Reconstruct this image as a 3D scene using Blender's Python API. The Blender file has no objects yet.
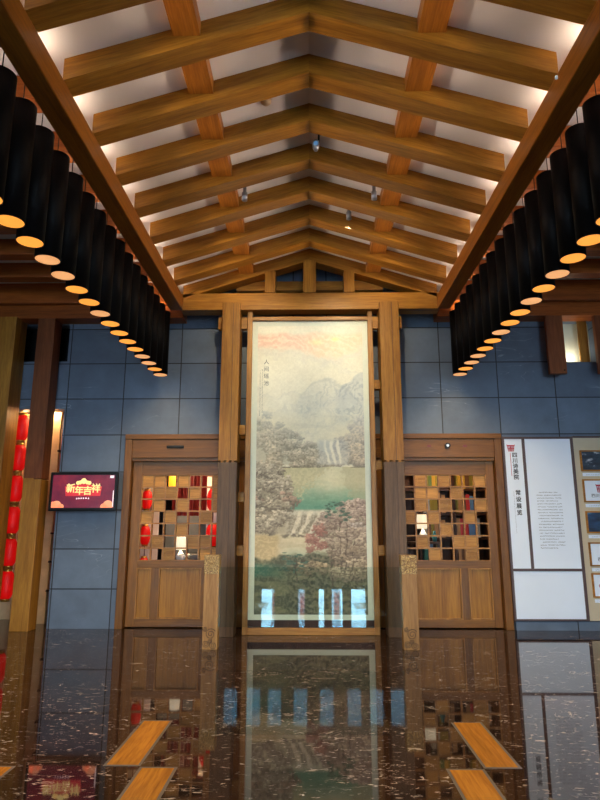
import bpy, bmesh, math, random
import numpy as np
from mathutils import Vector, Matrix

S = bpy.context.scene
COL = S.collection

# ---------------------------------------------------------------- camera, sky, exposure
cam_data = bpy.data.cameras.new('camera')
cam = bpy.data.objects.new('camera', cam_data)
COL.objects.link(cam)
cam.location = (0, 0, 1.5)
cam.rotation_euler = (math.radians(90 + 12.04), 0, math.radians(0.976))
cam_data.sensor_fit = 'VERTICAL'
cam_data.sensor_height = 36.0
cam_data.lens = 27.0
cam_data.clip_start = 0.05
S.camera = cam

S.view_settings.view_transform = 'Standard'
S.view_settings.look = 'None'
S.view_settings.gamma = 1
S.view_settings.use_curve_mapping = False
S.view_settings.exposure = 0.8
S.cycles.max_bounces = 10
S.cycles.diffuse_bounces = 5
S.cycles.glossy_bounces = 6
S.cycles.transparent_max_bounces = 12
S.cycles.sample_clamp_indirect = 8.0
S.cycles.caustics_reflective = True
S.cycles.caustics_refractive = False

world = bpy.data.worlds.new('overcast_sky')
S.world = world
world.use_nodes = True
wn = world.node_tree
bg = wn.nodes['Background']
tc = wn.nodes.new('ShaderNodeTexCoord')
sx = wn.nodes.new('ShaderNodeSeparateXYZ')
rp = wn.nodes.new('ShaderNodeValToRGB')
wn.links.new(tc.outputs['Generated'], sx.inputs[0])
wn.links.new(sx.outputs['Z'], rp.inputs[0])
wn.links.new(rp.outputs[0], bg.inputs['Color'])
rp.color_ramp.elements[0].position = 0.0
rp.color_ramp.elements[0].color = (0.80, 0.93, 1.0, 1)
rp.color_ramp.elements[1].position = 0.6
rp.color_ramp.elements[1].color = (0.56, 0.76, 1.0, 1)
bg.inputs['Strength'].default_value = 9.0


def lamp(name, kind, loc, energy, color, size=0.1, rot=None, size_y=None, spot=None, blend=0.5, portal=False, spread=None):
    d = bpy.data.lights.new(name, kind)
    d.energy = energy
    d.color = color
    if kind == 'AREA':
        d.shape = 'RECTANGLE'
        d.size = size
        d.size_y = size_y or size
        if portal:
            d.cycles.is_portal = True
        if spread:
            d.spread = spread
    else:
        d.shadow_soft_size = size
    if kind == 'SPOT':
        d.spot_size = spot
        d.spot_blend = blend
    o = bpy.data.objects.new(name, d)
    COL.objects.link(o)
    o.location = loc
    if rot:
        o.rotation_euler = rot
    return o


YF = -5.5          # entrance facade
YB = 9.6           # back wall
# daylight enters through the openings of the entrance facade (sky portals at the openings)
R90 = math.radians(90)
lamp('added_side_window_daylight', 'AREA', (-4.75, YF - .2, 2.55), 1, (1, 1, 1), 3.4, (R90, 0, 0), 4.5, portal=True)  # portals for the added side windows
lamp('added_side_window_daylight', 'AREA', (4.75, YF - .2, 2.55), 1, (1, 1, 1), 3.4, (R90, 0, 0), 4.5, portal=True)
lamp('clerestory_daylight', 'AREA', (0, YF - .2, 4.39), 1, (1, 1, 1), 6.2, (R90, 0, 0), 1.25, portal=True)
lamp('entrance_daylight', 'AREA', (0, YF - .2, 1.5), 1, (1, 1, 1), 4.4, (R90, 0, 0), 2.4, portal=True)

# ---------------------------------------------------------------- helpers
rnd = random.Random(7)


class MB:
    def __init__(self):
        self.v = []
        self.f = []
        self.smooth = []

    def add(self, verts, faces, smooth=False):
        o = len(self.v)
        self.v += [tuple(p) for p in verts]
        self.f += [tuple(i + o for i in f) for f in faces]
        self.smooth += [smooth] * len(faces)
        return self

    def box(self, x0, x1, y0, y1, z0, z1, b=0.0):
        if b <= 0:
            v = [(x0, y0, z0), (x1, y0, z0), (x1, y1, z0), (x0, y1, z0), (x0, y0, z1), (x1, y0, z1), (x1, y1, z1), (x0, y1, z1)]
            return self.add(v, [(3, 2, 1, 0), (4, 5, 6, 7), (0, 1, 5, 4), (1, 2, 6, 5), (2, 3, 7, 6), (3, 0, 4, 7)])
        bm = bmesh.new()
        bmesh.ops.create_cube(bm, size=1, matrix=Matrix.Translation(((x0 + x1) / 2, (y0 + y1) / 2, (z0 + z1) / 2)) @ Matrix.Diagonal((x1 - x0, y1 - y0, z1 - z0, 1)))
        bmesh.ops.bevel(bm, geom=bm.edges[:], offset=min(b, .45 * min(x1 - x0, y1 - y0, z1 - z0)), segments=2, profile=.6, affect='EDGES')
        bm.verts.index_update()
        self.add([v.co[:] for v in bm.verts], [[v.index for v in f.verts] for f in bm.faces])
        bm.free()
        return self

    def prism(self, poly, axis, a, b):
        """extrude a 2D polygon along an axis from a to b"""
        n = len(poly)
        def P(p, t):
            return {'x': (t, p[0], p[1]), 'y': (p[0], t, p[1]), 'z': (p[0], p[1], t)}[axis]
        v = [P(p, a) for p in poly] + [P(p, b) for p in poly]
        fs = [tuple(range(n)), tuple(range(2 * n - 1, n - 1, -1))]
        for i in range(n):
            j = (i + 1) % n
            fs.append((j, i, i + n, j + n))
        return self.add(v, fs)

    def lathe(self, prof, cx, cy, n=24, smooth=True, sx=1.0, sy=1.0):
        """profile [(r,z)...] turned about the vertical through cx,cy"""
        v, fs = [], []
        for r, z in prof:
            for k in range(n):
                a = 2 * math.pi * k / n
                v.append((cx + sx * r * math.cos(a), cy + sy * r * math.sin(a), z))
        for i in range(len(prof) - 1):
            for k in range(n):
                k2 = (k + 1) % n
                fs.append((i * n + k, i * n + k2, (i + 1) * n + k2, (i + 1) * n + k))
        return self.add(v, fs, smooth)

    def tube(self, pts, r, n=6):
        v, fs = [], []
        pts = [Vector(p) for p in pts]
        for i, p in enumerate(pts):
            t = (pts[min(i + 1, len(pts) - 1)] - pts[max(i - 1, 0)]).normalized()
            up = Vector((0, 0, 1)) if abs(t.z) < .9 else Vector((1, 0, 0))
            a = t.cross(up).normalized()
            b = a.cross(t)
            for k in range(n):
                w = 2 * math.pi * k / n
                v.append(p + r * (math.cos(w) * a + math.sin(w) * b))
        for i in range(len(pts) - 1):
            for k in range(n):
                k2 = (k + 1) % n
                fs.append((i * n + k, i * n + k2, (i + 1) * n + k2, (i + 1) * n + k))
        fs.append(tuple(range(n - 1, -1, -1)))
        fs.append(tuple(range((len(pts) - 1) * n, len(pts) * n)))
        return self.add(v, fs, True)

    def quad(self, x0, x1, y, z0, z1):
        """a printed patch facing the room (towards -y)"""
        return self.add([(x0, y, z0), (x1, y, z0), (x1, y, z1), (x0, y, z1)], [(0, 1, 2, 3)])

    def cyl_y(self, cx, cz, r, y0, y1, n=20):
        """a disc or knob with its axis along y"""
        v = [(cx + r * math.cos(2 * math.pi * k / n), y, cz + r * math.sin(2 * math.pi * k / n)) for y in (y0, y1) for k in range(n)]
        fs = [tuple(range(n)), tuple(range(2 * n - 1, n - 1, -1))] + [(k, k + n, (k + 1) % n + n, (k + 1) % n) for k in range(n)]
        return self.add(v, fs)

    def ring_y(self, cx, cz, r0, r1, y0, y1, n=20):
        v, fs = [], []
        for r, y in ((r0, y1), (r0, y0), (r1, y0), (r1, y1)):
            for k in range(n):
                v.append((cx + r * math.cos(2 * math.pi * k / n), y, cz + r * math.sin(2 * math.pi * k / n)))
        for i in range(3):
            for k in range(n):
                k2 = (k + 1) % n
                fs.append((i * n + k, i * n + k2, (i + 1) * n + k2, (i + 1) * n + k))
        return self.add(v, fs)

    def build(self, name, mat, parent=None, origin=None):
        base = Vector((0, 0, 0))
        if parent is not None:
            p = parent
            while p is not None:
                base += p.location
                p = p.parent
        elif origin is not None:
            base = Vector(origin)
        else:
            a = np.array(self.v)
            base = Vector(((a[:, 0].min() + a[:, 0].max()) / 2, (a[:, 1].min() + a[:, 1].max()) / 2, a[:, 2].min()))
        me = bpy.data.meshes.new(name)
        me.from_pydata([(x - base.x, y - base.y, z - base.z) for x, y, z in self.v], [], self.f)
        me.polygons.foreach_set('use_smooth', self.smooth)
        bm = bmesh.new()
        bm.from_mesh(me)
        bmesh.ops.recalc_face_normals(bm, faces=bm.faces[:])
        bm.to_mesh(me)
        bm.free()
        me.materials.append(mat)
        o = bpy.data.objects.new(name, me)
        COL.objects.link(o)
        if parent is not None:
            o.parent = parent
        else:
            o.location = base
        return o


def flat(mb, name, mat, parent=None):
    """printed marks: keep the given face direction (towards the room)"""
    base = Vector((0, 0, 0))
    p = parent
    while p is not None:
        base += p.location
        p = p.parent
    me = bpy.data.meshes.new(name)
    me.from_pydata([(x - base.x, y - base.y, z - base.z) for x, y, z in mb.v], [], mb.f)
    me.materials.append(mat)
    o = bpy.data.objects.new(name, me)
    COL.objects.link(o)
    if parent is not None:
        o.parent = parent
    return o


def tag(o, label, cat, group=None, kind=None):
    o['label'] = label
    o['category'] = cat
    if group:
        o['group'] = group
    if kind:
        o['kind'] = kind
    return o


def empty(name, loc, label, cat, group=None, kind=None):
    o = bpy.data.objects.new(name, None)
    COL.objects.link(o)
    o.location = loc
    o.empty_display_size = .1
    return tag(o, label, cat, group, kind)


def copy_tree(o, loc):
    c = o.copy()
    COL.objects.link(c)
    c.location = loc
    for ch in list(o.children):
        d = ch.copy()
        COL.objects.link(d)
        d.parent = c
        for g in list(ch.children):
            e = g.copy()
            COL.objects.link(e)
            e.parent = d
    return c


ORD = ['first', 'second', 'third', 'fourth', 'fifth', 'sixth', 'seventh', 'eighth', 'ninth', 'tenth', 'eleventh', 'twelfth',
       'thirteenth', 'fourteenth', 'fifteenth', 'sixteenth', 'seventeenth', 'eighteenth', 'nineteenth', 'twentieth']

# ---------------------------------------------------------------- materials


def srgb(r, g, b):
    f = lambda c: (c / 255 / 12.92) if c / 255 <= .04045 else ((c / 255 + .055) / 1.055) ** 2.4
    return (f(r), f(g), f(b), 1)


class NT:
    def __init__(self, name):
        self.m = bpy.data.materials.new(name)
        self.m.use_nodes = True
        self.t = self.m.node_tree
        self.b = self.t.nodes['Principled BSDF']

    def n(self, kind, **kw):
        x = self.t.nodes.new('ShaderNode' + kind)
        for k, v in kw.items():
            setattr(x, k, v)
        return x

    def l(self, a, b):
        self.t.links.new(a, b)

    def math(self, op, a, b=None):
        x = self.n('Math', operation=op)
        for i, q in enumerate((a, b)):
            if q is None:
                continue
            if isinstance(q, (int, float)):
                x.inputs[i].default_value = q
            else:
                self.l(q, x.inputs[i])
        return x.outputs[0]

    def ramp(self, src, stops):
        x = self.n('ValToRGB')
        e = x.color_ramp.elements
        while len(e) < len(stops):
            e.new(.5)
        for q, (p, c) in zip(e, stops):
            q.position = p
            q.color = c if len(c) == 4 else (*c, 1)
        self.l(src, x.inputs[0])
        return x.outputs[0]

    def mix(self, fac, a, b, mode='MIX'):
        x = self.n('Mix', data_type='RGBA', blend_type=mode)
        for i, q in ((0, fac), (6, a), (7, b)):
            if isinstance(q, (int, float)):
                x.inputs[i].default_value = q
            elif isinstance(q, tuple):
                x.inputs[i].default_value = q
            else:
                self.l(q, x.inputs[i])
        return x.outputs[2]

    def coords(self, scale, rand=True, which='Object'):
        t = self.n('TexCoord').outputs[which]
        if rand:
            oi = self.n('ObjectInfo').outputs['Random']
            vm = self.n('VectorMath', operation='MULTIPLY_ADD')
            cx = self.n('CombineXYZ')
            for i in range(3):
                self.l(oi, cx.inputs[i])
            self.l(cx.outputs[0], vm.inputs[0])
            vm.inputs[1].default_value = (17, 23, 31)
            self.l(t, vm.inputs[2])
            t = vm.outputs[0]
        mp = self.n('Mapping')
        mp.inputs['Scale'].default_value = scale
        self.l(t, mp.inputs[0])
        return mp.outputs[0]

    def noise(self, vec, scale=1.0, detail=4, rough=.55, dist=0.0):
        x = self.n('TexNoise')
        self.l(vec, x.inputs['Vector'])
        x.inputs['Scale'].default_value = scale
        x.inputs['Detail'].default_value = detail
        x.inputs['Roughness'].default_value = rough
        x.inputs['Distortion'].default_value = dist
        return x.outputs['Fac']

    def bump(self, h, strength=.1, dist=.01):
        x = self.n('Bump')
        x.inputs['Strength'].default_value = strength
        x.inputs['Distance'].default_value = dist
        self.l(h, x.inputs['Height'])
        self.l(x.outputs[0], self.b.inputs['Normal'])


def wood(name, dark, light, axis, rough=.42, slope=0.0, fine=1.0, var=.25):
    t = NT(name)
    sc = {'x': (.5, 7, 7), 'y': (7, .5, 7), 'z': (7, 7, .5)}[axis]
    if slope:
        obj = t.n('TexCoord').outputs['Object']
        sp = t.n('SeparateXYZ')
        t.l(obj, sp.inputs[0])
        zz = t.math('ADD', sp.outputs[2], t.math('MULTIPLY', t.math('ABSOLUTE', sp.outputs[0]), slope))
        oi = t.n('ObjectInfo').outputs['Random']
        cx = t.n('CombineXYZ')
        t.l(t.math('ADD', sp.outputs[0], t.math('MULTIPLY', oi, 37.)), cx.inputs[0])
        t.l(sp.outputs[1], cx.inputs[1])
        t.l(zz, cx.inputs[2])
        mp = t.n('Mapping')
        mp.inputs['Scale'].default_value = sc
        t.l(cx.outputs[0], mp.inputs[0])
        vec = mp.outputs[0]
    else:
        vec = t.coords(sc)
    n1 = t.noise(vec, 1.0, 5, .6, 1.1)
    n2 = t.noise(vec, 9.0 * fine, 3, .6, .3)
    c = t.ramp(n1, [(.28, dark), (.72, light)])
    g = t.ramp(n2, [(.35, (.62, .55, .5, 1)), (.6, (1, 1, 1, 1))])
    c = t.mix(.65, c, g, 'MULTIPLY')
    oi = t.n('ObjectInfo').outputs['Random']
    hv = t.n('HueSaturation')
    t.l(c, hv.inputs['Color'])
    t.l(t.math('ADD', t.math('MULTIPLY', oi, var), 1 - var / 2), hv.inputs['Value'])
    t.l(hv.outputs[0], t.b.inputs['Base Color'])
    t.b.inputs['Roughness'].default_value = rough
    t.b.inputs['Specular IOR Level'].default_value = .28
    t.bump(n2, .12, .004)
    return t.m


def plain(name, col, rough=.5, metal=0.0, var=.12, scale=6.0, spec=.5):
    t = NT(name)
    n = t.noise(t.coords((scale,) * 3), 1.0, 4)
    k0, k1 = 1 - var, 1 + var
    c = t.ramp(n, [(.3, tuple(min(1, x * k0) for x in col[:3])), (.7, tuple(min(1, x * k1) for x in col[:3]))])
    t.l(c, t.b.inputs['Base Color'])
    t.b.inputs['Roughness'].default_value = rough
    t.b.inputs['Metallic'].default_value = metal
    t.b.inputs['Specular IOR Level'].default_value = spec
    return t.m


def glow(name, col, strength, base=None, var=.1):
    t = NT(name)
    n = t.noise(t.coords((5, 5, 5)), 1.0, 2)
    c = t.ramp(n, [(.3, tuple(x * (1 - var) for x in col[:3])), (.7, tuple(x * (1 + var) for x in col[:3]))])
    t.b.inputs['Base Color'].default_value = base or col
    t.l(c, t.b.inputs['Emission Color'])
    t.b.inputs['Emission Strength'].default_value = strength
    t.b.inputs['Roughness'].default_value = .5
    return t.m


def pane_glass(name, tint, spec=1.0, ior=1.5, sheen=(1, 1, 1, 1)):
    t = NT(name)
    out = t.t.nodes['Material Output']
    t.t.nodes.remove(t.b)
    tr = t.n('BsdfTransparent')
    nz = t.noise(t.coords((2, 2, 2), rand=False), 1.0, 1)
    t.l(t.ramp(nz, [(0, tint), (1, tint)]), tr.inputs[0])
    gl = t.n('BsdfGlossy')
    gl.inputs['Roughness'].default_value = 0.0
    gl.inputs['Color'].default_value = sheen
    fr = t.n('Fresnel')
    fr.inputs['IOR'].default_value = ior
    mx = t.n('MixShader')
    t.l(t.math('MULTIPLY', fr.outputs[0], spec), mx.inputs[0])
    t.l(tr.outputs[0], mx.inputs[1])
    t.l(gl.outputs[0], mx.inputs[2])
    t.l(mx.outputs[0], out.inputs[0])
    return t.m


GOLD_D, GOLD_L = srgb(132, 84, 22), srgb(190, 132, 48)
M = {}
M['rafter'] = wood('golden_rafter_wood', srgb(122, 76, 16), srgb(182, 124, 40), 'x', .40, .312)
M['wood_x'] = wood('golden_wood_along', GOLD_D, GOLD_L, 'x')
M['wood_y'] = wood('golden_wood_deep', srgb(122, 70, 18), srgb(164, 100, 30), 'y', .42)
M['wood_z'] = wood('golden_wood_upright', GOLD_D, GOLD_L, 'z')
M['lower_z'] = wood('grey_brown_wood', srgb(80, 60, 42), srgb(118, 90, 62), 'z', .45)  # darker, greyer wood for the lower column lengths
M['brown_x'] = wood('red_brown_wood_along', srgb(128, 62, 18), srgb(174, 92, 30), 'x', .42)
M['brown_y'] = wood('red_brown_wood_deep', srgb(128, 62, 18), srgb(174, 92, 30), 'y', .42)
M['brown_z'] = wood('red_brown_wood_upright', srgb(110, 56, 26), srgb(146, 82, 40), 'z', .5)
M['door_x'] = wood('door_wood_along', srgb(98, 60, 18), srgb(144, 94, 34), 'x', .38)
M['door_z'] = wood('door_wood_upright', srgb(98, 60, 18), srgb(144, 94, 34), 'z', .38)
M['door_panel'] = wood('door_panel_wood', srgb(136, 88, 26), srgb(188, 130, 46), 'z', .38, fine=.7)
M['block'] = wood('lattice_block_wood', srgb(150, 100, 40), srgb(204, 148, 72), 'x', .45, var=.5)
M['inlay'] = wood('floor_inlay_wood', srgb(136, 84, 16), srgb(184, 122, 32), 'y', .25)
M['dark_wood'] = wood('dark_brown_wood', srgb(50, 30, 22), srgb(80, 52, 38), 'z', .45)
M['frame_wood'] = wood('painting_frame_wood', srgb(140, 92, 40), srgb(200, 142, 72), 'z', .38)
M['frame_wood_x'] = wood('painting_frame_wood_along', srgb(140, 92, 40), srgb(200, 142, 72), 'x', .38)
M['plaster'] = plain('white_ceiling_plaster', srgb(226, 220, 218), .85, var=.03, scale=1.5)
M['black'] = plain('matte_black_metal', srgb(12, 10, 10), .5, var=.2, spec=.1)
M['black_plastic'] = plain('black_plastic', srgb(8, 8, 9), .35, var=.1, spec=.2)
M['steel'] = plain('brushed_steel', srgb(150, 150, 155), .35, .9)
M['white_panel'] = plain('white_sign_panel', srgb(222, 232, 246), .5, var=.02, scale=2)
M['sign_frame'] = plain('dark_brown_sign_frame', srgb(78, 56, 54), .4)
M['beige'] = plain('beige_display_board', srgb(190, 176, 150), .7, var=.04)
M['ink'] = plain('dark_grey_ink', srgb(62, 64, 70), .8)
M['ink_soft'] = plain('faded_grey_ink', srgb(120, 124, 130), .8)
M['brush_ink'] = plain('brush_ink', srgb(92, 96, 88), .9)
M['red_ink'] = plain('crimson_print', srgb(176, 38, 62), .6)
M['mat'] = plain('pale_silk_mount', srgb(222, 224, 200), .8, var=.03, scale=20)
M['inlay_edge'] = plain('grey_stone_edging', srgb(96, 86, 78), .25)
M['gold'] = plain('gilded_metal', srgb(206, 156, 70), .35, .6, var=.3, scale=40)
M['tube_glow'] = glow('warm_lamp_diffuser', srgb(255, 164, 64), .62)
M['tube_glow_pale'] = glow('pale_lamp_diffuser', srgb(255, 182, 118), .48)
M['led'] = glow('warm_led_strip', srgb(255, 230, 200), 13)
M['lantern'] = glow('red_lantern_silk', srgb(226, 10, 8), .26, srgb(190, 10, 12), .3)
M['lantern_shaded'] = glow('shaded_red_lantern_silk', srgb(176, 14, 14), .12, srgb(150, 12, 14), .3)  # darker copy of the lantern silk, shade put into colour and glow
M['shade'] = glow('cream_lamp_shade', srgb(255, 236, 196), .55, srgb(250, 240, 220))
M['amber'] = glow('amber_paper_shade', srgb(255, 184, 40), .9, srgb(240, 180, 60))
M['niche_glow'] = plain('lit_cream_niche_panel', srgb(214, 208, 182), .6, var=.06)
M['paper'] = plain('white_glow_sheet', srgb(236, 226, 220), .7, var=.03)
M['cream_wall'] = plain('cream_niche_plaster', srgb(226, 188, 140), .8)
M['dark_red'] = plain('dark_red_lacquer', srgb(110, 24, 24), .4)
M['grey_fabric'] = plain('grey_fabric', srgb(132, 134, 134), .8)
M['grey_wall'] = plain('charcoal_wall', srgb(52, 44, 42), .8)
M['pavement'] = plain('pale_pavement', srgb(186, 190, 192), .8, var=.08, scale=1)
M['facade'] = plain('dark_facade_stone', srgb(66, 62, 60), .6)
M['window_glass'] = pane_glass('clear_window_glass', (.96, .98, 1, 1), .8)
M['tinted_glass'] = pane_glass('tinted_clerestory_glass', (.30, .42, .46, 1), .8)
M['rail_glass'] = pane_glass('greenish_balustrade_glass', (.93, .975, .97, 1), 1.7, 1.52, (.55, .90, 1, 1))


def stone_mat():
    t = NT('blue_grey_stone_tiles')
    obj = t.n('TexCoord').outputs['Object']
    sp = t.n('SeparateXYZ')
    t.l(obj, sp.inputs[0])
    # tile grid: joints every 0.93 m across (through |x| = 2.14) and every 0.6 m up
    gx = t.math('DIVIDE', t.math('ADD', t.math('ABSOLUTE', sp.outputs[0]), 20 * .93 - .28), .93)
    fx = t.math('FRACT', gx)
    fz = t.math('FRACT', t.math('DIVIDE', t.math('ADD', sp.outputs[2], .02), .5995))
    ex = t.math('ABSOLUTE', t.math('SUBTRACT', fx, .5))
    ez = t.math('ABSOLUTE', t.math('SUBTRACT', fz, .5))
    jx = t.math('GREATER_THAN', ex, .5 - .009)
    jz = t.math('GREATER_THAN', ez, .5 - .014)
    joint = t.math('MAXIMUM', jx, jz)
    ix = t.math('ADD', t.math('FLOOR', gx), t.math('MULTIPLY', t.math('SIGN', sp.outputs[0]), 40))
    iz = t.math('FLOOR', t.math('DIVIDE', t.math('ADD', sp.outputs[2], .02), .5995))
    wn_ = t.n('TexWhiteNoise', noise_dimensions='2D')
    cx = t.n('CombineXYZ')
    t.l(ix, cx.inputs[0])
    t.l(iz, cx.inputs[1])
    t.l(cx.outputs[0], wn_.inputs['Vector'])
    mp = t.n('Mapping')
    mp.inputs['Scale'].default_value = (3, 3, 3)
    t.l(obj, mp.inputs[0])
    n = t.noise(mp.outputs[0], 1, 6, .65)
    c = t.ramp(n, [(.25, srgb(88, 101, 118)), (.75, srgb(104, 119, 138))])
    tone = t.ramp(wn_.outputs['Value'], [(0, (.78, .78, .8, 1)), (1, (1.0, 1.0, 1.0, 1))])
    c = t.mix(1.0, c, tone, 'MULTIPLY')
    # thin pale diagonal veins
    mp2 = t.n('Mapping')
    mp2.inputs['Rotation'].default_value = (0, math.radians(-32), 0)
    mp2.inputs['Scale'].default_value = (.55, 1, 2.6)
    t.l(obj, mp2.inputs[0])
    v = t.noise(mp2.outputs[0], 1.3, 3, .5, 1.2)
    vein = t.ramp(t.math('ABSOLUTE', t.math('SUBTRACT', v, .5)), [(0, (1, 1, 1, 1)), (.006, (0, 0, 0, 1))])
    m2 = t.ramp(t.noise(mp.outputs[0], .35, 2), [(.52, (0, 0, 0, 1)), (.62, (1, 1, 1, 1))])
    vm = t.math('MULTIPLY', t.math('MULTIPLY', vein, m2), .45)
    c = t.mix(vm, c, srgb(170, 180, 190))
    c = t.mix(joint, c, srgb(22, 24, 30))
    t.l(c, t.b.inputs['Base Color'])
    t.b.inputs['Roughness'].default_value = .5
    t.bump(t.math('SUBTRACT', t.math('MULTIPLY', n, .15), joint), .5, .01)
    return t.m


def marble_floor():
    t = NT('polished_dark_marble')
    obj = t.n('TexCoord').outputs['Object']
    def mapped(s, r=0):
        mp = t.n('Mapping')
        mp.inputs['Scale'].default_value = s
        mp.inputs['Rotation'].default_value = (0, 0, math.radians(r))
        t.l(obj, mp.inputs[0])
        return mp.outputs[0]
    base = t.ramp(t.noise(mapped((1.4, 1.4, 1)), 1, 6, .65, .6),
                  [(.3, srgb(22, 15, 12)), (.55, srgb(42, 28, 22)), (.75, srgb(64, 43, 34))])
    f1 = t.noise(mapped((8, 17, 1), 6), 1.0, 6, .68, .9)
    a = t.ramp(f1, [(.62, (0, 0, 0, 1)), (.665, (1, 1, 1, 1))])
    f2 = t.noise(mapped((14, 34, 1), -8), 1.0, 4, .65, .6)
    b = t.ramp(f2, [(.615, (0, 0, 0, 1)), (.665, (1, 1, 1, 1))])
    dens = t.ramp(t.noise(mapped((.7, .7, 1)), 1, 3), [(.35, (.25, .25, .25, 1)), (.65, (1, 1, 1, 1))])
    v = t.noise(mapped((.5, 1.1, 1), 24), 1.1, 5, .6, 1.6)
    vein = t.ramp(t.math('ABSOLUTE', t.math('SUBTRACT', v, .5)), [(0, (1, 1, 1, 1)), (.0035, (0, 0, 0, 1))])
    vm = t.math('MULTIPLY', vein, t.ramp(t.noise(mapped((2, 2, 1)), 1, 3), [(.5, (0, 0, 0, 1)), (.6, (1, 1, 1, 1))]))
    fleck = t.math('MULTIPLY', t.math('MAXIMUM', t.math('MAXIMUM', a, t.math('MULTIPLY', b, .8)), vm), dens)
    c = t.mix(fleck, base, srgb(190, 174, 162))
    t.l(c, t.b.inputs['Base Color'])
    t.b.inputs['Roughness'].default_value = .035
    t.b.inputs['IOR'].default_value = 1.42
    t.bump(t.noise(mapped((1.3, 1.3, 1)), 1, 2), .02, .01)
    return t.m


M['stone'] = stone_mat()
M['floor'] = marble_floor()

# ---------------------------------------------------------------- the room shell
O0 = (0, 0, 0)


def struct(mb, name, mat, label, cat):
    return tag(mb.build(name, mat, None, O0), label, cat, None, 'structure')


def wall_cells(x0, x1, z0, z1, y0, y1, holes):
    """a wall in x-z with rectangular openings"""
    xs = sorted({x0, x1} | {h[i] for h in holes for i in (0, 1) if x0 < h[i] < x1})
    zs = sorted({z0, z1} | {h[i] for h in holes for i in (2, 3) if z0 < h[i] < z1})
    m = MB()
    for i in range(len(xs) - 1):
        run = None
        for j in range(len(zs) - 1):
            cx, cz = (xs[i] + xs[i + 1]) / 2, (zs[j] + zs[j + 1]) / 2
            solid = not any(h[0] < cx < h[1] and h[2] < cz < h[3] for h in holes)
            if solid:
                run = [zs[j], zs[j + 1]] if run is None else [run[0], zs[j + 1]]
            if run and (not solid or j == len(zs) - 2):
                m.box(xs[i], xs[i + 1], y0, y1, *run)
                run = None
    return m


XS = 6.6   # side walls
floor = struct(MB().box(-XS - .2, XS + .2, YF - .3, 13.2, -.2, 0), 'floor', M['floor'], 'polished dark brown marble floor with white flecks and golden wood inlays', 'floor')
# floor inlays: stepped wooden slabs in dark metal edging
for sx_ in (-1, 1):
    for k in range(5):
        xa, xb = 1.10 + .245 * (k - 1), 1.10 + .245 * k
        ya = 4.25 + .95 * (k - 1)
        if k == 2:
            xa, xb, ya = 1.90, 2.15, 3.30
        if k > 2 or k == 2 and sx_ > 0:
            continue
        x0, x1 = sorted((sx_ * xa, sx_ * xb))
        b = MB().box(x0, x1, ya, ya + .94, 0, .0012).build('floor_inlay', M['inlay_edge'], floor)
        MB().box(x0 + .02, x1 - .02, ya + .022, ya + .918, .0012, .0022).build('inlay_wood', M['inlay'], b)

# back wall of blue grey stone, with its doorways, niche and transoms
holes = [(-5.35, -4.03, 0, 3.41), (-4.96, -4.05, 4.22, 4.86), (-2.98, 3.05, 0, 2.96), (4.22, 4.72, 4.17, 4.9)]
struct(wall_cells(-XS, XS, 0, 6.25, YB, YB + .28, holes), 'wall_back', M['stone'], 'blue grey stone tile wall at the far end behind the painting', 'wall')
struct(MB().box(-.98, .98, YB + .05, YB + .2, 0, 2.96), 'wall_middle', M['dark_wood'], 'dark wood wall between the two doors behind the painting', 'wall')
struct(MB().box(-XS - .2, -XS, YF, 13, 0, 6.25), 'wall_left', M['stone'], 'blue grey stone side wall beyond the left bay', 'wall')
struct(MB().box(XS, XS + .2, YF, 13, 0, 6.25), 'wall_right', M['stone'], 'blue grey stone side wall beyond the right bay', 'wall')
struct(MB().box(3.08, XS, YB - .05, YB, 0, .125), 'baseboard_right', M['stone'], 'low blue grey stone baseboard under the white exhibition signboard', 'baseboard')

# entrance facade behind the camera, with daylight windows
fh = [(-6.3, -3.2, .3, 4.8), (3.2, 6.3, .3, 4.8)]  # wide side windows added out of view to bring in more daylight
low = [(-1.75, -1.22, .55, 2.6), (-.46, -.18, .55, 2.6), (.24, .5, .55, 2.6), (.7, 1.14, .55, 2.6), (1.36, 1.94, .55, 2.6)]
cler = [(c - .265, c + .265, 3.78, 5.0) for c in (-2.72, -1.95, -1.23, -.36, .53, 1.45, 2.2, 2.9)]
struct(wall_cells(-XS, XS, 0, 6.25, YF - .25, YF, fh + low + cler), 'wall_front', M['facade'], 'dark entrance wall with tall daylight windows reflected in floor and glass', 'wall')
wi = 0
for (x0, x1, z0, z1) in fh + low + cler:
    wi += 1
    w = empty('window_%d' % wi, ((x0 + x1) / 2, YF - .12, z0), 'bright daylight window of the entrance wall, wide side pair added, others reflected in the lobby', 'window', 'entrance windows', 'structure')
    MB().box(x0, x1, YF - .13, YF - .12, z0, z1).build('pane', M['tinted_glass'] if (x0, x1, z0, z1) in cler else M['window_glass'], w)
    f = MB()
    t_ = .04
    f.box(x0, x0 + t_, YF - .17, YF - .08, z0, z1).box(x1 - t_, x1, YF - .17, YF - .08, z0, z1)
    f.box(x0 + t_, x1 - t_, YF - .17, YF - .08, z0, z0 + t_).box(x0 + t_, x1 - t_, YF - .17, YF - .08, z1 - t_, z1)
    f.build('window_frame', M['black'], w)
struct(MB().box(-30, 30, -40, YF - .3, -.2, -.05), 'ground', M['pavement'], 'pale paved ground outside the entrance windows', 'ground')

# ceilings
ZA = 5.925      # plaster apex
SL = .312       # slope


def zc(x):
    return ZA - SL * abs(x)


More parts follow.
